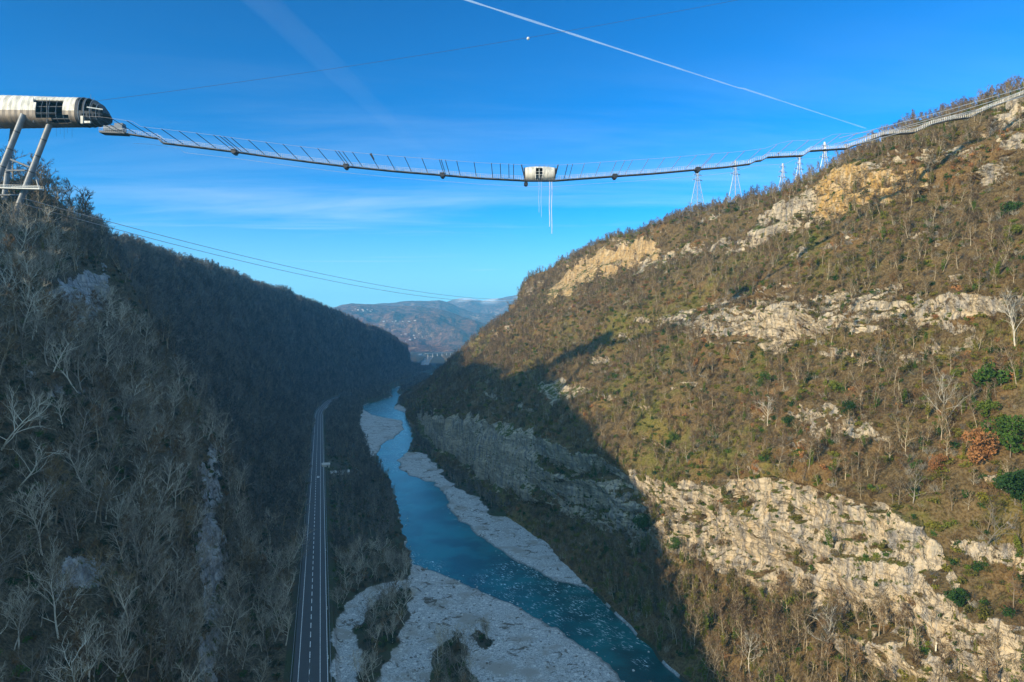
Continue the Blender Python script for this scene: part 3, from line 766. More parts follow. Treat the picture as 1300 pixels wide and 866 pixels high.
on_road = lambda P: np.abs(P[..., 0] - xc(P[..., 1]) - road_u - 60 * np.clip((P[..., 1] - 1240) / 260, 0, 1) ** 2) < 10.5
yard = [ground_at(*p) for p in [(408, 608), (408, 588), (436, 592), (446, 608)]]
SF = cull(sample(2, lambda P, rk, gr, ru: .050 * (rk < .25) * (P[..., 1] < 2800) * ~on_road(P) * (pip(P[..., 0], P[..., 1], yard) > 3)
                 * (1 + .8 * fbm(P[..., 0] / 30, P[..., 1] / 30, o=3, seed=104)).clip(.25, 2)))
hill_top = lambda s: len(s)
# rank every tree by how large it shows
allp = np.concatenate([SR[0], ST[0], SL[0], SF[0]])
src = np.concatenate([np.full(len(s[0]), k) for k, s in enumerate((SR, ST, SL, SF))])
hgt = np.where(src == 0, rng.uniform(4.5, 11, len(allp)), np.where(src == 1, rng.uniform(6, 12, len(allp)), np.where(src == 2, 6 + 14 * rng.random(len(allp)) ** 1.5, rng.uniform(5, 11, len(allp)))))
hgt = np.where(src == 1, hgt * .75, hgt)
hgt = np.where((src == 0) & (allp[:, 2] < 45), hgt * np.where(allp[:, 1] < 350, 1.25, .62), hgt)
dist = np.linalg.norm(allp - [0, 0, CAM_Z], axis=1)
appx, appy = pix(allp[:, 0], allp[:, 1], allp[:, 2] + 4)
size = np.where((appx > 0) & (appx < 1300) & (appy > 0) & (appy < 866), hgt / dist, hgt / dist * .2)
# the trees in front of the tower's legs stay low
tl = (appx < 75) & (appy > 190) & (appy < 285) & (allp[:, 1] < 345) & (allp[:, 1] > 60)
hgt = np.where(tl, np.minimum(hgt, 5.0), hgt)
order = np.argsort(-size)
solo = np.zeros(len(allp), bool); solo[order[:300]] = True
print('trees', [len(s[0]) for s in (SR, ST, SL, SF)])

def tree_thing(name, tm, cm, loc, s, rz, label, cat, group, tilt=.05):
    e = empty(name, loc, label, cat, group); e.rotation_euler = (random.gauss(0, tilt), random.gauss(0, tilt), rz); e.scale = (s, s, s)
    a = bpy.data.objects.new('trunk', tm); C.objects.link(a); a.parent = e
    c = bpy.data.objects.new('crown', cm); C.objects.link(c); c.parent = e
    return e
def where_on_slope(x, y, z, px, py, sd):
    """a phrase for the piece of hillside a tree stands on, by landmarks one can find"""
    if sd == 3: return 'on the dark valley floor beside the gravel bars' if px > 470 else 'on the dark valley floor beside the road'
    if sd == 2:
        if py < 300: return 'beneath the round tower'
        if py < 430: return 'below the tower beside the bluish rock face' if px > 55 else 'on the near slope under the tower'
        if py < 560: return 'halfway down the near shaded slope'
        if py < 700: return 'above the smooth grey slab on the shaded slope'
        if py < 780: return 'beside the smooth grey slab on the shaded slope'
        return 'below the smooth grey slab on the shaded slope'
    if py < 250: return 'near the footbridge stairs on the sunny hilltop'
    if py < 372: return 'below the yellow cliff on the sunny slope' if px > 980 else 'under the small cliff at the sunny ridge'
    if py < 445: return 'along the pale middle rock band'
    if py < 540: return 'below the pale middle rock band'
    if py < 640: return 'above the rim of the big lower cliff'
    if py < 760: return 'on the ledges of the big lower cliff'
    return 'at the foot of the big lower cliff'
from collections import defaultdict
bins = defaultdict(list)
for i in order[:300]:
    x, y, z = allp[i]; sd = src[i]; k = int(rng.integers(9 if sd >= 2 else 6))
    bins[where_on_slope(x, y, z, appx[i], appy[i], sd)].append((i, k))
ORD = ['leftmost', 'second from the left', 'third from the left', 'fourth from the left', 'fifth from the left', 'sixth from the left', 'seventh from the left', 'eighth from the left']
for place, lst in bins.items():
    lst.sort(key=lambda q: appx[q[0]])
    hs_ = np.array([hgt[i] for i, _ in lst]); rank = np.argsort(np.argsort(-size[[i for i, _ in lst]]))
    for j, (i, k) in enumerate(lst):
        x, y, z = allp[i]; sd = src[i]
        SET = PALE + SUNNY[:3] if sd >= 2 else SUNNY
        base_h = 12.5 if sd >= 2 and k < 6 else 9.5
        tall = 'tall' if hgt[i] >(13 if sd >= 2 else 8.6) else ('low' if hgt[i] < (10 if sd >= 2 else 6) else 'mid-sized')
        form = ('spreading', 'round-topped', 'wide', 'slim', 'spreading', 'round-topped', 'slim', 'wide', 'bushy')[k]
        hue = (('pale grey' if k < 6 else 'dull brown') if sd >= 2 else ('brown', 'reddish-brown')[k % 2])
        lab = '%s %s %s bare tree %s' % (tall, form, hue, place)
        tree_thing('bare_tree', SET[k][0], SET[k][1], (x, y, z), hgt[i] / base_h, rng.uniform(0, 6.28), lab, 'tree', 'bare trees ' + place, .16 if sd == 2 else .07)

rest = ~solo
m0 = rest & ((src == 0) | (src == 1)); m2 = rest & (src >= 2)
near_r = m0 & (dist < 620); far_r = m0 & (dist >= 620)
SPUR = [tree_meshes('tree', 300 + k, M_BARK_SUN, (M_TWIG_DARK, M_TWIG_RED)[k % 2], H=12.0, spread=(.40, .34, .46)[k % 3], limbs=11, subs=5, twigs=4, tw=.13, clear=.25, thick=1.2, single=True) for k in range(4)]
def woods(name, m_, kinds, base_h, label):
    n = int(m_.sum()); scatter(name, allp[m_], hgt[m_] / base_h, spin(n, .12), rng.integers(0, len(kinds), n), [q[2] for q in kinds], label, 'woods')
edge_r = near_r & ~((allp[:, 2] < 62) & (allp[:, 1] < 420)) & (allp[:, 0] > .57 * allp[:, 1]) & (allp[:, 2] < 150)
woods('ivy_woods', edge_r, SUNNY + IVY, 9.5, 'bare and ivy green woods between the middle rock band and the right end of the lower cliff')
woods('sunny_slope_woods', near_r & ~edge_r & ~((allp[:, 2] < 62) & (allp[:, 1] < 420)), SUNNY * 3 + IVY, 9.5, 'leafless brown woods covering the sunny cliff slope')
woods('cliff_foot_woods', near_r & (allp[:, 2] < 62) & (allp[:, 1] < 420), SUNNY + IVY * 2, 9.5, 'brown and ivy green woods at the foot of the big lower cliff')
woods('far_spur_woods', far_r, SPUR, 12.0, 'leafless brown woods on the far end of the sunny ridge')
wl_near = m2 & (dist < 420); wl_far = m2 & (dist >= 420)
woods('shaded_slope_woods', wl_near, PALE * 2 + IVY[:2] + SUNNY[:3], 12.5, 'grey leafless woods on the near shaded slope below the tower')
woods('valley_woods', wl_far, WOODS, 12.0, 'dark leafless woods filling the shaded valley side and floor')

# --- undergrowth
def um(V, F, m_): return mesh_data('plant', V, F, (m_,))
UB = [um(*brush(400 + k, 26, 2.2, 2.0, .07), (M_LEAF_BROWN, M_TWIG_DARK, M_TWIG_RED, M_TWIG_PALE)[k % 4]) for k in range(8)]
UO = [um(*leaf_cloud(420 + k, 150, .42, (1.5, 1.5, 1.5)), M_LEAF_OLIVE) for k in range(3)]
UG = [um(*leaf_cloud(430 + k, 170, .40, (1.4, 1.4, 1.7)), M_LEAF_GREEN) for k in range(3)]
UL_ = [um(*leaf_cloud(440 + k, 150, .40, (1.5, 1.5, 1.3)), M_LEAF_LIGHT) for k in range(3)]
UR_ = [um(*leaf_cloud(450 + k, 150, .40, (1.4, 1.4, 1.6)), M_LEAF_RUST) for k in range(2)]
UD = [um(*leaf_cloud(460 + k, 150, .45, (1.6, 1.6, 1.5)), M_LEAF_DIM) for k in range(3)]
PL = UB + UO + UG + UL_ + UR_ + UD
iB, iO, iG, iL, iR, iD = range(0, 8), range(8, 11), range(11, 14), range(14, 17), range(17, 19), range(19, 22)
U = cull(sample(0, lambda P, rk, gr, ru: .13 / (1 + (P[..., 1] / 420) ** 2) * (rk < .55) * (P[..., 1] < 1400) * (1 + .7 * fbm(P[..., 0] / 12, P[..., 1] / 12, P[..., 2] / 8, o=3, seed=111)).clip(.1, 2.2)), 1.5)
q = rng.random(len(U[0])); g_, r_ = U[2], U[3]
pickr = lambda rg, n: rng.integers(rg[0], rg[-1] + 1, n)
n = len(q); idx = pickr(iB, n)
idx = np.where(q < .14 + .42 * np.clip(g_, 0, 1), pickr(iO, n), idx)
idx = np.where(q > .965 - .16 * g_, pickr(iL, n), idx)
idx = np.where((q > .90 - .06 * g_) & (q < .955 - .05 * g_), pickr(iG, n), idx)
idx = np.where((q > .5) & (q < .5 + .28 * r_), pickr(iR, n), idx)
far_s = 1 + U[0][:, 1] / 900
scatter('undergrowth', U[0] - [0, 0, .15], rng.uniform(.5, 1.25, n) * far_s, spin(n, .2), idx, PL, 'brown and olive scrub between the trees of the sunny slope', 'undergrowth')
U2 = cull(sample(0, lambda P, rk, gr, ru: .034 / (1 + (P[..., 1] / 420) ** 2) * (rk >= .55) * (P[..., 1] < 1000) * (1 + .9 * fbm(P[..., 0] / 10, P[..., 1] / 10, P[..., 2] / 5, o=3, seed=112)).clip(0, 2.4)), 1.5)
n = len(U2[0]); q = rng.random(n)
idx = np.where(q < .42, pickr(iO, n), np.where(q < .56, pickr(iB, n), np.where(q < .72, pickr(iG, n), pickr(iL, n))))
scatter('cliff_plants', U2[0], rng.uniform(.35, .9, n), spin(n, .3), idx, PL, 'mossy tufts and small bushes clinging to the pale cliffs', 'undergrowth')
U3 = cull(sample(1, lambda P, rk, gr, ru: .085 / (1 + (P[..., 1] / 400) ** 2) * (rk < .6) * (P[..., 1] < 800)), 1.5)
U4 = cull(sample(2, lambda P, rk, gr, ru: .16 / (1 + (P[..., 1] / 400) ** 2) * (rk < .25) * (P[..., 1] < 900) * ~on_road(P)), 1.5)
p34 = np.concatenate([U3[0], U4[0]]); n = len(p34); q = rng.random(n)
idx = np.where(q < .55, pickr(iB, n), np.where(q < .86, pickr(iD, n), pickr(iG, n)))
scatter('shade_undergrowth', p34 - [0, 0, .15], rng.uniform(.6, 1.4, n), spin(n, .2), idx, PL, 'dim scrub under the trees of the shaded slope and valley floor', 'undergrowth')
# stones lying on the gravel bars and in the rapids
def stone(seed):
    bm = bmesh.new(); bmesh.ops.create_icosphere(bm, subdivisions=2, radius=.5); v = np.array([q.co[:] for q in bm.verts]); f = np.array([[q.index for q in p.verts] for p in bm.faces]); bm.free()
    v = v * (1 + .35 * vnoise(v[:, 0] * 1.7 + seed, v[:, 1] * 1.7, v[:, 2] * 1.7, seed))[:, None] * np.array([1.25, .9, .62]); return v, f
M_STONE = wood_mat('river_stone', (.50, .50, .47), (.16, .165, .16))
STN = [um(*stone(480 + k), M_STONE) for k in range(5)]
dwn = pip(XF, YF, W)
US = cull(sample(2, lambda P, rk, gr, ru: .06 * (bars[:-1, :-1] < 1) * (isl[:-1, :-1] > 0) * (P[..., 1] < 520) * (1 + 1.2 * fbm(P[..., 0] / 9, P[..., 1] / 9, o=3, seed=113)).clip(.05, 3)
                  + .03 * (dwn[:-1, :-1] < 0) * (dwn[:-1, :-1] > -4) * (P[..., 1] < 520)), 1.0, True)
n = len(US[0]); scatter('river_stones', np.c_[US[0][:, :2], np.maximum(US[0][:, 2], -.15)] + [0, 0, .05], rng.uniform(.5, 1.0, n) ** 3 * 1.2, spin(n, .4), rng.integers(0, 5, n), STN, 'grey stones strewn over the gravel bars and the river margins', 'stones')
print('undergrowth', len(U[0]), len(U2[0]), len(p34))
# ------------------------------------------------------------------ far hills, settlement, viaduct
def far_hill(name, Yr, sil, front, back, m, amp, seed, snow=0.0, nx=260, ny=90):
    sil = np.array(sil, float)
    X = np.linspace(at(sil[0, 0], 0, Yr)[0], at(sil[-1, 0], 0, Yr)[0], nx)
    zc = CAM_Z - (np.interp(X / Yr * FPX + CX, sil[:, 0], sil[:, 1]) - HY) / FPX * Yr
    t = np.linspace(-1, 1, ny)[:, None]
    Y = Yr + np.where(t < 0, t * front, t * back) + 0 * X[None, :]
    XX = X[None, :] * (1 + 0 * Y) + 0 * Y
    prof = np.where(t < 0, (1 + t) ** .85, (1 - t) ** 1.2)
    ero = fbm(XX / (front * .30), Y / (front * .42), o=5, seed=seed)
    Z = (zc[None, :] + 8) * prof - 4 + amp * ero * np.sin(np.pi * np.clip(prof, 0, 1)) ** 1.0 + amp * .10 * fbm(XX / 160, Y / 160, o=3, seed=seed + 5) * np.clip(prof * 3, 0, 1)
    o = terrain_obj(name, XX, Y, Z, m, dict(snow=snow * sstep(Z, .72 * zc.max(), .90 * zc.max()) * sstep(fbm(XX / 330, Y / 330, o=4, seed=seed + 9), -.35, .3) * np.clip(.85 + 1.6 * ero, 0, 1)))
    return o, XX, Y, Z
m, t, b = mat('far_wooded_hill'); M_FAR = m
pos = t.new('ShaderNodeNewGeometry').outputs['Position']
n1 = t.noise(pos, .0035, 5, .65); n2 = t.noise(pos, .02, 6, .7); n3 = t.noise(pos, .07, 3, .7)
col = t.mix(t.smooth(n2, .35, .65), (.060, .024, .012), (.250, .115, .062))
col = t.mix(t.math('MULTIPLY', t.smooth(n1, .56, .66), t.smooth(n2, .46, .60)), col, (.50, .30, .14))
col = t.mix(t.smooth(n1, .42, .30), col, (.035, .048, .030))
col = t.mix(t.smooth(n3, .55, .72), col, (.05, .032, .028))
col = t.mix(t.attr('snow'), col, (.85, .86, .88))
t.put(b.inputs['Base Color'], col); b.inputs['Roughness'].default_value = 1.0; b.inputs['Specular IOR Level'].default_value = 0.0
bump(t, b, t.math('ADD', n2, n3), .8, 25.0)
hill1, HX, HYY, HZ = far_hill('brown_hills', 6400, [(60, 426), (250, 418), (380, 404), (414, 393), (428, 389), (446, 386), (462, 386), (474, 387), (500, 388), (530, 390), (555, 393), (575, 398), (600, 407), (640, 416), (700, 420), (900, 422)], 1500, 1500, M_FAR, 110, 501)
far_hill('blue_hills', 8300, [(200, 415), (360, 404), (418, 393), (444, 386), (456, 386), (470, 387), (500, 385), (525, 382), (560, 382), (572, 385), (584, 391), (604, 397), (640, 402), (700, 402), (900, 415)], 1700, 1300, M_FAR, 100, 511)
far_hill('snow_mountains', 10300, [(300, 412), (500, 393), (548, 389), (566, 384), (578, 380), (586, 378), (598, 378.5), (604, 380), (612, 382), (630, 379), (650, 376), (662, 373), (680, 372.5), (700, 376), (760, 392), (900, 408)], 1700, 900, M_FAR, 90, 521, 1.0)
HB = BVHTree.FromPolygons(np.stack([HX, HYY, HZ], -1).reshape(-1, 3).tolist(), grid_faces(*HX.shape).tolist())
def ray(px, py, bvh=BVH):
    d = Vector((px - CX, FPX, HY - py)).normalized(); h = bvh.ray_cast(EYE, d)[0]
    return None if h is None else np.array(h)
def plain(name, c, rough=.6, metal=0.0, vary=.25, sc=.8, spec=.4):
    m, t, b = mat(name); pos = t.new('ShaderNodeTexCoord').outputs['Object']
    n = t.noise(pos, sc, 5, .65)
    t.put(b.inputs['Base Color'], t.mix(t.smooth(n, .35, .7), c, tuple(q * (1 - vary) for q in c)))
    b.inputs['Roughness'].default_value = rough; b.inputs['Metallic'].default_value = metal; b.inputs['Specular IOR Level'].default_value = spec
    return m
M_WALL = plain('white_render', (.60, .55, .47)); M_ROOF = plain('red_roof', (.30, .12, .07)); M_CONC = plain('concrete', (.42, .41, .38), .85, 0, .3, .3)
M_STEEL = plain('grey_steel', (.19, .205, .225), .5, .1, .3, .5); M_DARK = plain('dark_steel', (.045, .045, .05), .5, .3)
M_PALE = plain('pale_painted_steel', (.62, .62, .58), .5, 0, .15)
M_GALV = plain('galvanised_steel', (.44, .45, .46), .35, .3, .15)
hs_spots = [(448, 394.5), (451, 393.2), (455, 394.6), (459, 393), (463, 395), (466, 393.4), (470, 394.8), (474, 393.6), (489, 408.6), (493, 408), (497, 409), (503, 408), (512, 408.6), (517, 407.6), (521, 409), (525, 407.6), (452, 407),
            (508, 425.5), (516, 424.8), (524, 425.8), (531, 424.9), (520, 431), (528, 429.6), (514, 433), (535, 428)]
for k, (px, py) in enumerate(hs_spots):
    h = ray(px + rng.uniform(-2, 2), py + rng.uniform(-.9, .9), HB)
    if h is None: continue
    e = empty('house', h - [0, 0, 1.0], 'tiny pale house ' + ('in the upper row on the brown hill' if k < 8 else 'in the middle row on the brown hill' if k < 17 else 'at the foot of the brown hill'),
              'house', 'houses on the far brown hill, ' + ('upper row' if k < 8 else 'middle row' if k < 17 else 'foot'))
    e.rotation_euler = (0, 0, rng.uniform(-.5, .5)); s = rng.uniform(.5, 1.0)
    mb = MB(); mb.box((0, 0, 4 * s), (17 * s, 10 * s, 8 * s)); mb.build('wall', M_WALL, e)
    mb = MB(); w2, d2, z2_ = 9.2 * s, 5.8 * s, 8 * s
    mb.add([(-w2, -d2, z2_), (w2, -d2, z2_), (w2, d2, z2_), (-w2, d2, z2_), (-w2, 0, z2_ + 4 * s), (w2, 0, z2_ + 4 * s)], [[0, 1, 5, 4], [2, 3, 4, 5], [3, 2, 1, 0]], [[0, 4, 3], [1, 2, 5]])
    mb.build('roof', M_ROOF, e)
# viaduct far down the valley
p0 = at(540, 449, 3900); p1 = at(575, 447, 4200)
e = empty('road_bridge', (p0[0], p0[1], 0), 'low pale road bridge crossing the river far down the valley', 'bridge')
dv = p1 - p0; zb = 22.0
mb = MB(); mb.bar((0, 0, zb), (dv[0], dv[1], zb), 11, 2.2); mb.build('deck', M_CONC, e)
for k in range(6):
    q = (k + .5) / 6; mb = MB(); mb.box((dv[0] * q, dv[1] * q, zb / 2 - 1.5), (4, 4, zb - 1)); mb.build('pier', M_CONC, e)

# two white sheds on the valley floor by the road
for (px, py, wd, dp, lb) in ((431, 603, 16, 8, 'long white roofed shed on the dark valley floor beside the road'), (413, 593, 7, 6, 'small white hut beside the road, next to the long white shed')):
    g = ground_at(px, py, 4.0); e = empty('shed', (g[0], g[1], 3.4), lb, 'shed'); e.rotation_euler = (0, 0, .35)
    mb = MB(); mb.box((0, 0, 1.6), (wd, dp, 3.2)); mb.build('wall', M_WALL, e)
    mb = MB(); mb.box((0, 0, 1.1), (1.0, .12, 2.2)); d_ = mb.build('door', M_DARK, e); d_.location = (wd * .2, -dp / 2 - .03, 0)
    mb = MB(); mb.add([(-wd / 2 - .4, -dp / 2 - .4, 3.2), (wd / 2 + .4, -dp / 2 - .4, 3.2), (wd / 2 + .4, dp / 2 + .4, 3.2), (-wd / 2 - .4, dp / 2 + .4, 3.2), (-wd / 2 - .4, 0, 4.6), (wd / 2 + .4, 0, 4.6)],
                      [[0, 1, 5, 4], [2, 3, 4, 5], [3, 2, 1, 0]], [[0, 4, 3], [1, 2, 5]]); mb.build('roof', M_CONC, e)

# ------------------------------------------------------------------ road furniture
def ru(u, y, z): return np.array([float(xc(y)) + u, y, z])
for u, lb in ((3.4, 'long steel guard rail along the river side of the road'), (-11.2, 'long steel guard rail along the hill side of the road')):
    e = empty('guard_rail', ru(u, 240, 4.9), lb, 'guard rail'); o0 = np.array(e.location)
    yy = np.arange(120, 1200, 8.0); mb = MB()
    for a, c in zip(yy[:-1], yy[1:]): mb.bar(ru(u, a, 5.62) - o0, ru(u, c, 5.62) - o0, .09, .34)
    mb.build('rail', M_GALV, e)
    mb = MB()
    for y in yy: mb.box(ru(u, y, 5.2) - o0 + [.1 if u > 0 else -.1, 0, 0], (.12, .12, .9))
    po = mb.build('post', M_STEEL, e); po['kind'] = 'stuff'
for py, lb in ((700, 'white marker post at the road edge, farthest of the three'), (775, 'white marker post at the road edge, middle of the three'), (838, 'white marker post at the road edge, nearest of the three')):
    g = ground_at(409, py, 5.0); e = empty('marker_post', (ru(2.55, g[1], 4.9)), lb, 'marker post', 'marker posts along the road')
    mb = MB(); mb.box((0, 0, .7), (.28, .16, 1.4)); mb.build('post', M_PALE, e)
    mb = MB(); mb.box((0, -.1, 1.15), (.3, .05, .22)); mb.build('reflector', M_DARK, e)
def car(loc, rz, body_m):
    e = empty('parked_car' if False else 'car', loc, 'white car driving on the shaded road below the left slope', 'car'); e.rotation_euler = (0, 0, rz)
    # side outline swept over the width, narrower at the roof
    out = [(-2.2, .45), (-2.25, .8), (-2.1, 1.0), (-1.5, 1.05), (-.9, 1.45), (.6, 1.48), (1.25, 1.05), (2.0, .92), (2.2, .7), (2.2, .42)]
    V = []
    for sx in (-1, 1):
        for (y, z) in out: V.append((sx * (.90 if z < 1.1 else .68), y, z))
    n_ = len(out); me = MB(); me.add(V, [[i, (i + 1) % n_, n_ + (i + 1) % n_, n_ + i] for i in range(n_)])
    bm = bmesh.new(); vs = [bm.verts.new(v) for v in V]
    for i in range(n_): bm.faces.new((vs[i], vs[(i + 1) % n_], vs[n_ + (i + 1) % n_], vs[n_ + i]))
    bm.faces.new(vs[:n_][::-1]); bm.faces.new(vs[n_:]); bmesh.ops.recalc_face_normals(bm, faces=bm.faces[:])
    bmesh.ops.bevel(bm, geom=bm.edges[:], offset=.05, segments=2, affect='EDGES')
    md = bpy.data.meshes.new('body'); bm.to_mesh(md); bm.free(); md.materials.append(body_m)
    o = bpy.data.objects.new('body', md); C.objects.link(o); o.parent = e
    for (y0_, z0, y1_, z1) in ((-1.52, 1.08, -.92, 1.42), (.62, 1.45, 1.22, 1.09)):
        q = MB(); nrm = np.array([0, -(z1 - z0) if y0_ < 0 else (z0 - z1), abs(y1_ - y0_)]); nrm = nrm / np.linalg.norm(nrm) * .012
        q.add(np.array([(-.62, y0_, z0), (.62, y0_, z0), (.62, y1_, z1), (-.62, y1_, z1)]) + nrm, [[0, 1, 2, 3]]); q.build('windscreen', M_DARK, e)
    for sx in (-1, 1):
        q = MB(); q.add([(sx * .80, -1.2, 1.12), (sx * .80, 1.0, 1.12), (sx * .705, .55, 1.42), (sx * .705, -.85, 1.42)], [[0, 1, 2, 3]]); q.build('side_window', M_DARK, e)
        for y in (-1.35, 1.4):
            q = MB(); q.tube((sx * .72, y, .33), (sx * .93, y, .33), .33, n=16); q.build('wheel', M_DARK, e)
g = ground_at(397, 607, 5.0); car(ru(-2.6, g[1], 4.95), .27, plain('white_car_paint', (.8, .8, .8), .3))

# ------------------------------------------------------------------ power pylons on the ridge
def pylon(px, py_top, label, H=49.0):
    z_top = 324.0; Yp = (z_top - CAM_Z) / (HY - py_top) * FPX; Xp = (px - CX) / FPX * Yp
    e = empty('power_pylon', (Xp, Yp, z_top - H), label, 'pylon', 'power pylons on the ridge'); e.rotation_euler = (0, 0, .5)
    hw = lambda z: 6.0 + (1.15 - 6.0) * min(z / (.72 * H), 1) if z < .72 * H else 1.15 - .75 * (z - .72 * H) / (.28 * H)
    lv = [0, .14 * H, .27 * H, .39 * H, .50 * H, .60 * H, .68 * H, .76 * H, .84 * H, .92 * H, H]
    for sx, sy in ((-1, -1), (1, -1), (1, 1), (-1, 1)):
        q = MB()
        for a, c in zip(lv[:-1], lv[1:]): q.tube((sx * hw(a), sy * hw(a), a), (sx * hw(c), sy * hw(c), c), .26, n=5)
        q.build('leg', M_GALV, e)
    q = MB()
    for a, c in zip(lv[:-1], lv[1:]):
        A = [(sx * hw(a), sy * hw(a), a) for sx, sy in ((-1, -1), (1, -1), (1, 1), (-1, 1))]; B_ = [(sx * hw(c), sy * hw(c), c) for sx, sy in ((-1, -1), (1, -1), (1, 1), (-1, 1))]
        for k in range(4):
            q.tube(A[k], B_[(k + 1) % 4], .10, n=4); q.tube(A[(k + 1) % 4], B_[k], .10, n=4); q.tube(B_[k], B_[(k + 1) % 4], .10, n=4)
    q.build('bracing', M_GALV, e)
    for z, Lm in ((.68 * H, 7.5), (.80 * H, 6.2), (.92 * H, 4.8)):
        q = MB()
        for sx in (-1, 1):
            for sy in (-1, 1): q.tube((0, sy * hw(z), z), (sx * Lm, 0, z + .3), .2, n=4)
            q.tube((0, 0, z + 2.6), (sx * Lm, 0, z + .3), .2, n=4); q.tube((sx * Lm, 0, z + .3), (sx * Lm, 0, z - 1.8), .16, n=4)
        q.build('crossarm', M_GALV, e)
for px, py, lb in ((885, 212, 'white lattice pylon fully in view under the footbridge, leftmost on the ridge'), (933, 204, 'white lattice pylon second from the left, its top against the footbridge'),
                   (993, 208, 'short looking lattice pylon mostly hidden behind the ridge, third from the left'), (1014, 197, 'white lattice pylon standing below the footbridge stairs, fourth from the left'),
                   (1046, 181, 'white lattice pylon reaching above the footbridge deck, last to the right')):
    pylon(px, py, lb)

# ------------------------------------------------------------------ observation tower on the left slope
YT = 333.0
def shell(P_out, P_in, keep):
    """a curved skin with thickness; keep[i, j] says which cells exist"""
    nr, nc = P_out.shape[:2]; i = np.arange(nr * nc).reshape(nr, nc); n_ = nr * nc
    V = np.concatenate([P_out.reshape(-1, 3), P_in.reshape(-1, 3)]); F = []
    K = np.zeros((nr + 1, nc + 1), bool); K[1:-1, 1:-1] = keep
    for r in range(nr - 1):
        for c in range(nc - 1):
            if not keep[r, c]: continue
            a, b_, d, e_ = i[r, c], i[r, c + 1], i[r + 1, c + 1], i[r + 1, c]
            F += [(a, b_, d, e_), (n_ + e_, n_ + d, n_ + b_, n_ + a)]
            for (rr, cc, p, q) in ((r - 1, c, a, b_), (r + 1, c, d, e_), (r, c - 1, e_, a), (r, c + 1, b_, d)):
                if not K[rr + 1, cc + 1]: F.append((q, p, n_ + p, n_ + q))
    return V, np.array(F)
def clad_mat(name, c0, c1, stain):
    m, t, b = mat(name); pos = t.new('ShaderNodeTexCoord').outputs['Object']
    st = t.noise(t.mapping(pos, (1.6, 1, .25)), 1.0, 5, .7); n = t.noise(pos, .9, 4)
    sx_ = t.new('ShaderNodeSeparateXYZ'); t.link(pos, sx_.inputs[0])
    seam = t.math('LESS_THAN', t.math('FRACT', t.math('DIVIDE', sx_.outputs[0], 1.75)), .07)
    pn = t.noise(t.mapping(pos, (.57, .0, .22)), 1.0, 0, 0)
    col = t.mix(t.smooth(st, .35, .65), c0, c1); col = t.mix(t.smooth(pn, .35, .7), col, tuple(min(q * 1.25, .8) for q in c0)); col = t.mix(t.math('MULTIPLY', seam, .7), col, stain); col = t.mix(t.math('MULTIPLY', t.smooth(n, .55, .75), .6), col, stain)
    t.put(b.inputs['Base Color'], col); b.inputs['Roughness'].default_value = .55
    return m
M_CLAD = clad_mat('pale_cladding', (.58, .54, .46), (.40, .37, .31), (.20, .18, .15))
M_BELLY = clad_mat('brown_shade_underside', (.19, .145, .105), (.13, .10, .08), (.08, .07, .06))  # brown belly panels, with the underside's shading deepened in their colour
M_LINING = plain('dark_lining', (.040, .044, .052), .7); M_FRAME = plain('blue_grey_frame', (.13, .16, .20), .6)
tower = empty('observation_tower', at(18, 300, YT) + [0, 0, 0], 'pale tube shaped building on slanted steel legs above the left slope', 'tower'); T0 = np.array(tower.location)
na, nx_ = 60, 64
th = np.linspace(0, 2 * np.pi, na + 1); zc0 = 235.7
X0, XE = at(-130, 0, YT)[0], lambda z: at(106, 0, YT)[0] + 0.0 * z
def section(th_, k=1.0):
    e_ = 2 / 2.35; c, s_ = np.cos(th_), np.sin(th_)
    y = 6.8 * np.sign(c) * np.abs(c) ** e_; z = np.where(s_ > 0, 10.3, 4.9) * np.sign(s_) * np.abs(s_) ** e_
    return y * k, z * k
t_ = np.linspace(0, 1, nx_ + 1)
def tube_pts(k, ribs):
    P = np.zeros((na + 1, nx_ + 1, 3))
    for j, tt in enumerate(t_):
        tap = 1 - .10 * sstep(tt, .55, 1.0); rb = 1 + (.012 if (j % 2 == 0) else -.004) * ribs
        y, z = section(th, k * tap * rb); z = z + zc0; x = X0 + (XE(z) - X0) * tt
        P[:, j] = np.stack([x, YT + y, z], -1)
    return P
PO, PI_ = tube_pts(1, 1), tube_pts(.955, 0)
cx_ = (PO[:-1, :-1] + PO[1:, 1:]) / 2; pxm, pym = pix(cx_[..., 0], cx_[..., 1], cx_[..., 2]); nearside = cx_[..., 1] < YT
hole = nearside & (pxm > 46) & (pxm < 82) & (pym > 128) & (pym < 151)
hole |= nearside & (pxm > 66) & (pxm < 90) & (pym > 147) & (pym < 157)
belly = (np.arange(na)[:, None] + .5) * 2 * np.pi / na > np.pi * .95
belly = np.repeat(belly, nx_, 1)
V, F = shell(PO - T0, PI_ - T0, ~hole & ~belly); mesh_obj('cladding', V, F, M_CLAD, tower)
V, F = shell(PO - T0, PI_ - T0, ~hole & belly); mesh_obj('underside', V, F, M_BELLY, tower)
mb = MB()   # inner lining, a darker skin inside
PN = tube_pts(.90, 0); V, F = shell(PN - T0, tube_pts(.89, 0) - T0, ~hole); mesh_obj('lining', V, F, M_LINING, tower)
mb.box(((X0 + XE(233)) / 2 - T0[0], YT - T0[1], 233.4 - T0[2]), (XE(233) - X0 - 1, 10.5, .4)); mb.box(((X0 + XE(240)) / 2 - T0[0], YT - T0[1], 239.2 - T0[2]), (XE(240) - X0 - 1, 10.5, .35)); mb.build('floor', M_LINING, tower)
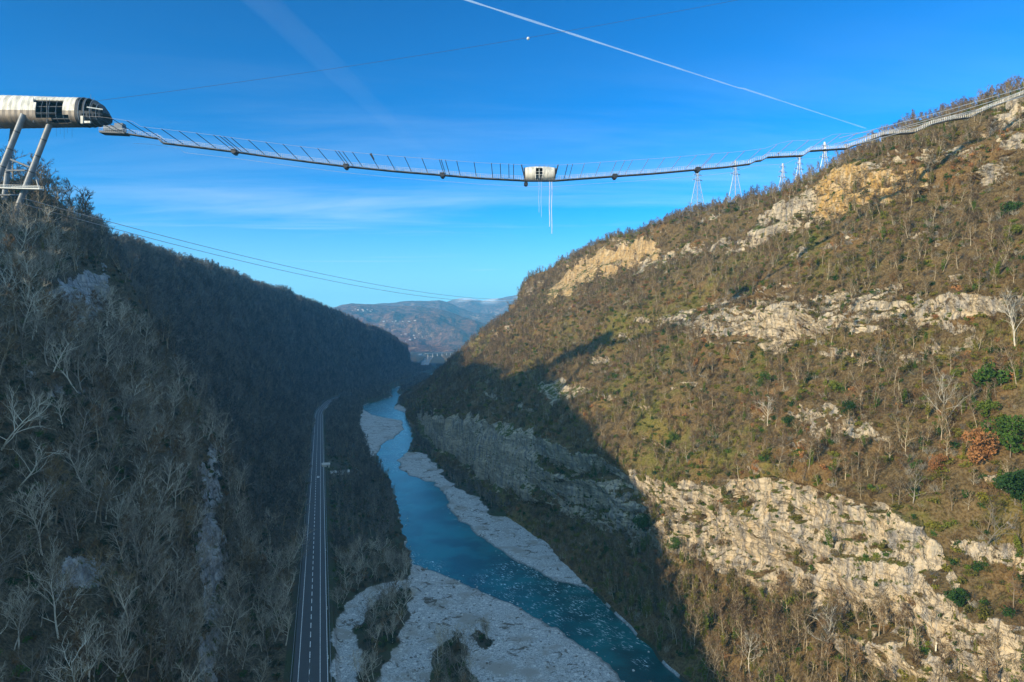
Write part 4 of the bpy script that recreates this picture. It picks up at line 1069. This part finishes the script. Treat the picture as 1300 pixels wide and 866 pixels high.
for x in np.arange(-246, -211, 3.5):          # ring frames seen through the openings
    ring = []; 
    for a in np.linspace(0, 2 * np.pi, 25):
        y, z = section(np.array([a]), .86); zz_ = float(z[0]) + zc0
        ring.append((x - T0[0], YT + float(y[0]) - T0[1], zz_ - T0[2]))
    q = MB(); q.path(ring, .12, 5); q.build('frame', M_FRAME, tower)
for x in (-229, -222.5):
    q = MB(); q.tube((x - T0[0], YT - 5.4 - T0[1], 231.5 - T0[2]), (x - T0[0], YT - 5.4 - T0[1], 243.5 - T0[2]), .14, n=6); q.build('post', M_STEEL, tower)
q = MB()
for z in (235.4, 236.0): q.tube((-232 - T0[0], YT - 6.2 - T0[1], z - T0[2]), (-217.5 - T0[0], YT - 6.2 - T0[1], z - T0[2]), .07, n=5)
q.build('handrail', M_STEEL, tower)
# the open nose: dark skin over a rounded skeleton
xa, xb = XE(0.), at(138, 0, YT)[0]; tn = np.linspace(0, 1, 15)
def nose_pts(k):
    P = np.zeros((na + 1, 15, 3))
    for j, tt in enumerate(tn):
        y, z = section(th, .90 * k); hgt_ = math.sqrt(max(1 - (tt * .985) ** 2.2, 0)); z = np.where(z > 0, z * hgt_, z * (1 - .35 * tt ** 3)); y = y * (1 - .30 * tt ** 3)
        P[:, j] = np.stack([np.full(na + 1, xa + (xb - xa) * tt), YT + y, z + zc0], -1)
    return P
NO = nose_pts(1.0); ang = (np.arange(na)[:, None] + .5) * 360 / na; jj = np.arange(14)[None, :]
gap = ((ang > 140) & (ang < 172) & (jj > 1) & (jj % 4 != 0)) | ((ang > 100) & (ang < 136) & (jj > 0) & (jj < 9) & (jj % 4 != 0)) | ((ang > 180) & (ang < 200) & (jj > 3) & (jj % 3 != 0))
V, F = shell(NO - T0, nose_pts(.965) - T0, ~gap); mesh_obj('nose', V, F, M_LINING, tower)
for j in (2, 5, 8, 11):
    q = MB(); q.path([p - T0 + [0.03, 0, 0] for p in NO[:, j]], .2, 5); q.build('nose_rib', M_FRAME, tower)
q = MB(); q.bar(at(112, 137, 325.5) - T0, at(132, 140, 327) - T0, .5, .5); q.build('crane_beam', M_PALE, tower)
q = MB(); q.box(at(106, 153, 326.4) - T0, (1.2, .8, 3.6)); q.box(at(112, 156, 326.8) - T0, (3.4, 1.0, 1.0)); q.build('lower_bracket', M_CLAD, tower)
q = MB(); q.tube(at(117, 121, YT) - T0, at(117, 127, YT) - T0, .1, n=5); q.tube(at(121, 125, YT) - T0, at(121, 131, YT) - T0, .1, n=5); q.build('mast', M_STEEL, tower)
def leg(a, b_, r):
    a, b_ = np.array(a) - T0, np.array(b_) - T0
    q = MB(); q.tube(a, b_, r, r * 1.02, 18); lo = q.build('leg', M_STEEL, tower)
    for k in range(1, 7):
        p = a + (b_ - a) * k / 7; d = (b_ - a) / np.linalg.norm(b_ - a)
        c = MB(); c.tube(p - d * .22, p + d * .22, r * 1.09, n=18); c.build('collar', M_DARK, lo)
def ext(px0, py0, px1, py1, Y, py2): 
    s_ = (py2 - py0) / (py1 - py0); return at(px0 + (px1 - px0) * s_, py2, Y)
leg(at(32, 146, 327), ext(32, 146, 1, 222, 327, 300), 1.35)
leg(at(65, 158, 331), ext(65, 158, 18, 278, 331, 300), 1.35)
leg(at(19, 160, 341), ext(19, 160, 4, 270, 341, 300), 1.2)
leg(at(-10, 160, 341), ext(-10, 160, -40, 270, 341, 300), 1.2)
q = MB()
for a, c in (((8, 217, 336), (37, 217, 333)), ((0, 248, 336), (28, 248, 333)), ((15, 203, 338), (47, 216, 333)), ((44, 216, 333), (51, 240, 331)), ((-5, 166, 330), (17, 157, 335)), ((-20, 172, 330), (-5, 166, 330))):
    q.tube(at(*a) - T0, at(*c) - T0, .42, n=8)
q.build('brace', M_STEEL, tower)
# ladder-like service balcony between the legs
B0, B1 = at(-14, 239, 328), at(54, 241, 328); bal = MB(); bal.bar(B0 - T0, B1 - T0, 3.0, .45); bo = bal.build('balcony', M_PALE, tower)
q = MB()
for dy in (-1.4, 1.4):
    for dz in (.8, 1.5): q.bar(B0 - T0 + [0, dy, dz], B1 - T0 + [0, dy, dz], .1, .12)
    for k in range(21): p = B0 + (B1 - B0) * k / 20 - T0 + [0, dy, 0]; q.tube(p, p + [0, 0, 1.6], .09, n=4)
q.build('railing', M_PALE, bo)
for px, y1 in ((73, 174), (78, 171), (83, 177), (87, 170), (93, 175)):
    q = MB(); q.tube(at(px, 156, 329) - T0, at(px, y1, 329) - T0, .05, n=4); q.build('loose_cable', M_DARK, tower)

# ------------------------------------------------------------------ suspended footbridge
YB = 330.0
bridge = empty('footbridge', at(660, 228, YB), 'long suspended footbridge with net railings sagging between the two cliffs', 'footbridge'); B0_ = np.array(bridge.location)
M_DECK = plain('deck_steel', (.10, .10, .105), .6, .2); M_NET = plain('railing_net', (.58, .58, .57), .5, .2)
M_ROPE = plain('pale_rope_lit_strut', (.50, .44, .42), .5, .2); M_STRUT = plain('unlit_dark_strut', (.030, .032, .04), .5)
SEG = [[(131, 169.5), (163, 171)], [(163, 171), (170, 172), (203, 177), (208, 182.5)], [(208, 182.5), (255, 188), (299, 193.5)], [(299, 193.5), (345, 200), (395, 206.5), (440, 212)],
       [(440, 212), (500, 218), (562, 223)], [(562, 223), (610, 227), (668, 230)], [(668, 230), (704, 230)], [(704, 230), (745, 227), (780, 224.5)], [(780, 224.5), (830, 221), (885, 216)],
       [(885, 216), (920, 213), (951, 209)], [(951, 209), (958, 205.5), (966, 204.5), (973, 200.5)], [(973, 200.5), (1018, 198.5), (1027, 192.5)], [(1027, 192.5), (1073, 189.5)],
       [(1073, 189.5), (1082, 186), (1100, 180), (1118, 173), (1129, 171.5), (1159, 169.5)], [(1159, 169.5), (1181, 159), (1207, 153), (1229, 150.5)], [(1229, 150.5), (1245, 142), (1268, 133), (1282, 127), (1340, 104)]]
for si, sg in enumerate(SEG):
    pts = [at(px, py, YB) - B0_ for px, py in sg]; q = MB(); n_ = MB()
    wd = 5.0 if si == 0 else 3.0
    for a, c in zip(pts[:-1], pts[1:]):
        q.bar(a, c, wd, .38 if si else .9)
        Lb = np.linalg.norm(c - a); kn = max(int(Lb / .9), 1)
        for dy in (-wd / 2, wd / 2):
            for hz_, rr in ((1.9, .08), (1.25, .04), (.65, .04)): n_.bar(a + [0, dy, hz_], c + [0, dy, hz_], rr, rr)
            for k in range(kn + 1): p = a + (c - a) * k / kn + [0, dy, 0]; n_.tube(p, p + [0, 0, 1.9], .04 if k % 3 else .075, n=4, cap=False)
    q.bar(pts[0] + [0, 0, -.35], pts[-1] + [0, 0, -.35], .4, .3) if si not in (1, 10, 11, 13, 14, 15) else None
    q.build('deck', M_DECK, bridge); n_.build('railing', M_NET, bridge)
allseg = np.array([p for sg in SEG for p in sg]); deck_y = lambda px: np.interp(px, allseg[:, 0], allseg[:, 1])
for px in (299, 440, 562, 780, 885):      # joints between the long deck spans
    q = MB(); p = at(px, deck_y(px), YB) - B0_; q.box(p + [0, 0, .1], (2.2, 3.8, 1.7)); q.box(p + [0, 0, -1.0], (1.2, 4.2, .6)); q.build('joint_frame', M_DARK, bridge)
q = MB(); p = at(150, 166, YB) - B0_; q.box(p + [-1, 0, .6], (9, 4, 2.2)); q.box(p + [1.5, 0, 2.2], (4, 3, 1.6)); q.build('winch_platform', M_FRAME, bridge)
# struts that reach out to the side cable
YC = 309.0
def side(px_deck):
    """top of a strut: same X as the deck, out at the side cable"""
    p = at(px_deck, deck_y(px_deck), YB); d = abs(px_deck - 660) / 500
    return np.array([p[0], YC, p[2] + 2.4 - .8 * min(d, 1)])
hp = [150, 158, 175] + list(np.arange(193, 652, 20.6)) + [303, 308, 444, 449, 566, 571, 636, 652] + [716, 722] + list(np.arange(736, 1080, 19.0)) + [784, 890]
for px in sorted(hp):
    if 664 < px < 706: continue
    p = at(px, deck_y(px), YB) + [0, -.4, .6]; q = MB(); q.tube(p - B0_, side(px) - B0_, .15 if px < 720 else .11, n=6); q.build('strut', M_STRUT if px < 730 else M_ROPE, bridge)  # left struts coloured dark as unlit, right ones pale as sunlit
cp = [side(px) - B0_ for px in np.arange(140, 1081, 10)]
q = MB(); q.path(cp, .05, 5); q.build('side_cable', M_ROPE, bridge)
q = MB(); q.path([p + [0, 42, -.6] for p in cp], .05, 5); q.build('side_cable', M_ROPE, bridge)
for k, (y0_, y1_) in enumerate(((186.5, 118), (181, 113), (176, 108.5), (183.5, 121))):
    q = MB(); a, c = at(1076 - 6 * k, y0_, YB - 3 + 2 * k), at(1345, y1_ - (45 / 270 * 68), YB - 3 + 2 * k)
    q.path([a + (c - a) * s_ + np.array([0, 0, -1.2 * 4 * s_ * (1 - s_)]) - B0_ for s_ in np.linspace(0, 1, 9)], .14, 5); q.build('anchor_cable', M_GALV, bridge)
q = MB(); p = at(473, 199, YB - 9) - B0_; q.tube(p + [-.8, 0, 1.2], p + [.9, 0, -1.6], .55, .25, 8); q.build('rope_bundle', M_STRUT, bridge)

# capsule at the middle of the span
cap = empty('cable_capsule', at(685, 230, YB), 'cream barrel shaped capsule with a dark doorway on the middle of the footbridge', 'capsule'); C0 = np.array(cap.location)
L2, Rc = 7.2, 3.35; nu, nv = 44, 36
uu = np.linspace(-1, 1, nu + 1); vv = np.linspace(0, 2 * np.pi, nv + 1)
def barrel(k):
    P = np.zeros((nv + 1, nu + 1, 3))
    for j, u in enumerate(uu):
        r_ = Rc * k * (1 - .17 * abs(u) ** 3) * (1 + (.012 if j % 4 == 0 else 0)); P[:, j] = np.stack([np.full(nv + 1, u * L2), r_ * 1.0 * np.cos(vv), r_ * 1.02 * np.sin(vv) + 3.4], -1)
    return P
PB = barrel(1); cc_ = (PB[:-1, :-1] + PB[1:, 1:]) / 2
door = (cc_[..., 1] < 0) & (np.abs(cc_[..., 0] + .3) < 1.75) & (cc_[..., 2] < 5.6)
V, F = shell(PB, barrel(.95), ~door); mesh_obj('shell', V, F, M_CLAD, cap)
V, F = shell(barrel(.93), barrel(.92), ~door); mesh_obj('lining', V, F, M_LINING, cap)
for sx in (-1, 1):
    q = MB(); q.tube((sx * (L2 - .1), 0, 3.4), (sx * (L2 + .35), 0, 3.4), Rc * .86, n=28); q.build('end_ring', M_DARK, cap)
    q = MB(); q.tube((sx * (L2 + .5), -1.5, 2.8), (sx * (L2 + 1.6), -2.4, 7.2), .28, n=6); q.tube((sx * (L2 + .5), 1.5, 2.8), (sx * (L2 + .9), 1.4, 6.4), .22, n=6); q.build('arm', M_DARK, cap)
q = MB()
for x in (-2.0, -.3, 1.4): q.tube((x, -3.1, .6), (x, -3.1 + .5 * (x == -.3), 5.2), .13, n=6)
q.bar((-2.0, -3.05, 2.3), (1.4, -3.05, 2.3), .14, .14); q.bar((-2.0, -3.05, 3.7), (1.4, -3.05, 3.7), .12, .12); q.build('door_frame', M_PALE, cap)
q = MB(); q.tube((-L2 + .6, -1.2, -1.6), (-L2 + .6, 1.2, -1.6), 1.0, n=16); q.tube((-L2 + .6, 0, -1.2), (-L2 + .2, 0, .6), .2, n=6); q.build('pulley', M_DARK, cap)
q = MB()
for x in (-2, 0, 2.4, 4.4): q.tube((x, 0, 6.6), (x, 0, 7.5), .1, n=5)
q.build('roof_fitting', M_STEEL, cap)
M_CORD = plain('pale_cord', (.66, .62, .64), .7)
for px, ya, yb, r_, lb in ((697.6, 231, 288, .15, 'long pale bungee cord hanging below the capsule, left of the close pair'), (700.4, 231, 297, .15, 'longest pale bungee cord hanging below the capsule, right of the close pair'),
                           (684, 231, 270, .06, 'thin faint cord hanging under the capsule doorway, left of two'), (687, 231, 276, .06, 'thin faint cord hanging under the capsule doorway, right of two')):
    a, c = at(px, ya, YB - 1.2), at(px, yb, YB - 1.2); q = MB(); q.path([a + (c - a) * s_ + np.array([.12 * math.sin(9 * s_), 0, 0]) for s_ in np.linspace(0, 1, 9)], r_, 6)
    tag(q.build('bungee_cord', M_CORD), lb, 'cord', 'cords hanging below the capsule')

# a person on the deck
def person(loc, rz, label):
    e = bpy.data.meshes.new('person'); bm = bmesh.new()
    J = [(0, 0, .95), (0, 0, 1.15), (0, 0, 1.38), (0, -.01, 1.50), (0, -.02, 1.60), (0, -.02, 1.72), (.1, 0, .9), (.12, -.03, .5), (.12, .02, .08), (.12, -.12, .04),
         (-.1, 0, .9), (-.13, .06, .5), (-.13, .08, .08), (-.13, -.06, .04), (.19, 0, 1.40), (.24, .03, 1.12), (.24, -.14, .92), (-.19, 0, 1.40), (-.25, .03, 1.12), (-.22, -.16, .94)]
    E = [(0, 1), (1, 2), (2, 3), (3, 4), (4, 5), (0, 6), (6, 7), (7, 8), (8, 9), (0, 10), (10, 11), (11, 12), (12, 13), (2, 14), (14, 15), (15, 16), (2, 17), (17, 18), (18, 19)]
    Rr = [.15, .15, .17, .065, .10, .085, .10, .075, .055, .045, .10, .075, .055, .045, .075, .055, .045, .075, .055, .045]
    vs = [bm.verts.new(p) for p in J]; [bm.edges.new((vs[a], vs[c])) for a, c in E]; bm.to_mesh(e); bm.free()
    o = bpy.data.objects.new('person', e); C.objects.link(o); md = o.modifiers.new('skin', 'SKIN'); o.modifiers.new('sub', 'SUBSURF').levels = 1
    for k, r_ in enumerate(Rr): e.skin_vertices[0].data[k].radius = (r_, r_)
    e.skin_vertices[0].data[0].use_root = True
    dg = bpy.context.evaluated_depsgraph_get(); me = bpy.data.meshes.new_from_object(o.evaluated_get(dg)); o.modifiers.clear(); o.data = me
    for m_ in (plain('dark_jacket', (.05, .05, .07)), plain('work_trousers', (.04, .05, .08)), plain('skin', (.45, .28, .2))): me.materials.append(m_)
    for p in me.polygons: p.material_index = 2 if p.center.z > 1.49 else (1 if p.center.z < .93 and abs(p.center.x) < .19 else 0)
    o.location = loc; o.rotation_euler = (0, 0, rz); tag(o, label, 'person')
    q = MB(); q.tube((0, -.02, 1.70), (0, -.02, 1.83), .125, .07, 10); q.build('helmet', plain('white_helmet', (.7, .7, .65)), o)
person(at(987, deck_y(987), YB) + [0, -.9, .28], .4, 'person in dark work clothes standing on the footbridge near the stairs')

# ------------------------------------------------------------------ cables over the valley
def cable(name, a, c, sag, r_, m_, label, parts=None):
    e = empty(name, a, label, 'cable'); q = MB()
    pts = [a + (c - a) * s_ + np.array([0, 0, -4 * sag * s_ * (1 - s_)]) - a for s_ in np.linspace(0, 1, 41)]
    q.path(pts, r_, 5); q.build('wire', m_, e); return e, pts
M_WIRE = plain('dark_wire', (.06, .06, .07), .6)
cable('valley_cable', at(30, 252, 330), at(692, 378, 1150), 19, .16, M_ROPE, 'upper long cable running from the tower legs down the valley')
cable('valley_cable', at(22, 257, 331), at(690, 379.5, 1148), 21, .16, M_ROPE, 'lower long cable running from the tower legs down the valley')
e, pts = cable('overhead_cable', at(100, 132, YT), at(1480, -115, 352), 8.0, .075, M_WIRE, 'thin dark cable high above the footbridge carrying a white ball')
k = int(np.argmin([abs(pix(*(p + np.array(e.location)))[0] - 681) for p in pts]))
bm = bmesh.new(); bmesh.ops.create_uvsphere(bm, u_segments=16, v_segments=10, radius=.75); md = bpy.data.meshes.new('marker_ball'); bm.to_mesh(md); bm.free(); md.materials.append(M_PALE)
o = bpy.data.objects.new('marker_ball', md); C.objects.link(o); o.parent = e; o.location = Vector(pts[k]) - Vector((0, 0, .4))

# ------------------------------------------------------------------ contrails, far above the air of the valley
def contrail(p, q_, alt, r0, r1, alpha, seed, label, brk=None):
    def up(px, py): Y = (alt - CAM_Z) / (HY - py) * FPX; return at(px, py, Y)
    a, c = up(*p), up(*q_); n_ = 90; d = (c - a) / np.linalg.norm(c - a); s_ = np.cross(d, [0, 0, 1]); s_ /= np.linalg.norm(s_); v_ = np.cross(s_, d)
    ts = np.linspace(0, 1, n_ + 1); V = []
    for k, t1 in enumerate(ts):
        off = 1.5 * r1 if brk and t1 > brk else 0
        rr = (r0 + (r1 - r0) * t1) * (1 + .35 * float(vnoise(np.array([t1 * 30]), np.array([seed * 3.1]))[0]))
        for j in range(10): an = j * .6283; V.append(a + (c - a) * t1 + s_ * (rr * math.cos(an) + off) + v_ * rr * .6 * math.sin(an))
    F = [[k * 10 + j, k * 10 + (j + 1) % 10, (k + 1) * 10 + (j + 1) % 10, (k + 1) * 10 + j] for k in range(n_) for j in range(10)]
    m_ = bpy.data.materials.new('ice_trail'); m_.use_nodes = True; t = NT(m_.node_tree); oo = t.new('ShaderNodeOutputMaterial')
    df = t.new('ShaderNodeBsdfDiffuse'); df.inputs[0].default_value = (.92, .93, .95, 1); tl = t.new('ShaderNodeBsdfTranslucent'); tl.inputs[0].default_value = (.92, .93, .95, 1); tr = t.new('ShaderNodeBsdfTransparent'); ad = t.new('ShaderNodeMixShader'); mx = t.new('ShaderNodeMixShader')
    t.link(df.outputs[0], ad.inputs[1]); t.link(tl.outputs[0], ad.inputs[2])
    lw = t.new('ShaderNodeLayerWeight'); lw.inputs[0].default_value = .5; pos = t.new('ShaderNodeNewGeometry').outputs['Position']
    al = t.math('MULTIPLY', t.math('POWER', t.math('SUBTRACT', 1.0, lw.outputs['Facing']), 1.6), t.math('ADD', .6, t.math('MULTIPLY', t.noise(pos, .004, 4), .8)))
    t.put(mx.inputs[0], t.math('MULTIPLY', al, alpha, True)); t.link(tr.outputs[0], mx.inputs[1]); t.link(ad.outputs[0], mx.inputs[2]); t.link(mx.outputs[0], oo.inputs[0])
    return tag(mesh_obj('contrail', np.array(V), np.array(F), m_, smooth=True), label, 'contrail')
contrail((500, -28), (1096, 164), 2600, 12, 10, .62, 1, 'bright narrow white contrail crossing the upper right of the sky', .62)
contrail((300, -30), (690, 340), 2600, 120, 80, .035, 2, 'wide faint old contrail fading down towards the distant mountains')

# ------------------------------------------------------------------ single trees one can pick out
EV = [(lambda mb, lc: (mesh_data('trunk', np.concatenate(mb.v), [np.concatenate(x) for x in (mb.f4, mb.f3) if x], (M_BARK_DARK,)), mesh_data('crown', *lc, (mt,))))(
    bare_tree(600 + k, H=6, limbs=7, subs=2, twigs=1, spread=.3)[0], leaf_cloud(620 + k, 1500, .42, (3.4, 3.4, 6.4 if k % 2 else 5.4), lobes=20, rk=.62)) for k, mt in enumerate((M_LEAF_GREEN, M_LEAF_GREEN, M_LEAF_LIGHT, M_LEAF_RUST))]
for px, py, h, k, lb in ((1256, 500, 13, 0, 'big dark evergreen tree near the middle right of the sunny slope'), (1250, 530, 8, 2, 'fresh green bush tree directly under the big dark evergreen'), (1283, 580, 13, 1, 'tall dark evergreen with ivy at the right edge of the slope'),
                         (1290, 640, 12, 0, 'dark evergreen above the right end of the lower cliff'), (1245, 590, 11, 3, 'large rust coloured tree still holding its dead leaves'), (1190, 600, 6, 3, 'small rust coloured bush tree below the pale rock outcrop'),
                         (1060, 500, 8, 2, 'bright yellow-green tree left of the bare white-limbed tree'), (1080, 530, 7, 1, 'dark green tree just above the pale rock outcrop'), (975, 490, 8, 1, 'dark green tree among bare trees below the middle rock band'), (960, 505, 5, 0, 'low dark evergreen beside the dark green tree'),
                         (855, 562, 8, 2, 'bright green leafy tree above the rim of the lower cliff'), (845, 570, 7, 0, 'dark evergreen next to the bright green leafy tree'), (820, 680, 11, 1, 'dark ivy covered tree at the shadow edge by the lower cliff'), (1010, 775, 9, 2, 'yellow-green tree at the foot of the lower cliff'),
                         (1280, 275, 9, 0, 'dark evergreen high on the slope near the right edge'), (1288, 300, 7, 2, 'green tree just below the dark evergreen near the right edge'), (1215, 770, 7, 0, 'dark evergreen on the ledge at the lower right'), (860, 700, 7, 1, 'dark green tree clinging beneath the lower cliff'),
                         (905, 650, 4.5, 2, 'green bush tree hanging on the lower cliff face'), (1005, 545, 6, 1, 'dark green tree left of the pale rock outcrop'), (960, 600, 5, 3, 'rust coloured tree above the rim of the lower cliff'), (1215, 480, 5, 2, 'small fresh green tree beside the bare white-limbed tree')):
    g = ray(px, py)
    if g is None: continue
    tree_thing('rusty_tree' if k == 3 else 'evergreen_tree', EV[k][0], EV[k][1], g - [0, 0, .3], h / 6.2, rng.uniform(0, 6.28), lb, 'tree', None)
for px, py, h, k, lb in ((1205, 535, 17, 2, 'large bare white-limbed tree with a broad fan of branches on the slope'), (1048, 850, 20, 3, 'tall bare tree with a long pale trunk at the foot of the lower cliff'), (1290, 440, 19, 1, 'tall leaning bare tree crossing the middle rock band near the right edge'),
                         (1190, 830, 15, 0, 'bare tree with dark stems climbing the lower right cliff'), (975, 540, 13, 1, 'tall thin bare tree below the middle rock band'), (955, 860, 15, 3, 'pale slim bare tree at the foot of the lower cliff by the river'), (1160, 640, 11, 4, 'bare round tree just above the lower cliff rim'),
                         (1255, 690, 12, 2, 'pale bare tree hanging over the right end of the lower cliff'), (1120, 470, 10, 5, 'bare tree with a dense round crown under the middle rock band'), (880, 480, 10, 3, 'slim bare tree below the left end of the middle rock band')):
    g = ray(px, py)
    if g is None: continue
    tree_thing('bare_tree', PALE[k][0], PALE[k][1], g - [0, 0, .3], h / 12.5, rng.uniform(0, 6.28), lb, 'tree', None)
# ------------------------------------------------------------------ the air
hz = bpy.data.materials.new('haze_air'); hz.use_nodes = True
t = NT(hz.node_tree); o_ = t.new('ShaderNodeOutputMaterial'); pv = t.new('ShaderNodeVolumePrincipled')
HAZE = 9.3e-5
pv.inputs['Color'].default_value = (.16, .62, 1.0, 1); pv.inputs['Density'].default_value = HAZE; pv.inputs['Anisotropy'].default_value = 0.0
t.link(pv.outputs[0], o_.inputs['Volume'])
mb = MB(); x0, x1, y0, y1, z0_, z1_ = -7000, 7000, -900, 11600, -8.0, 790.0
mb.box(((x0 + x1) / 2, (y0 + y1) / 2, (z0_ + z1_) / 2), (x1 - x0, y1 - y0, z1_ - z0_))
hazeo = mb.build('haze', hz); tag(hazeo, kind='stuff')
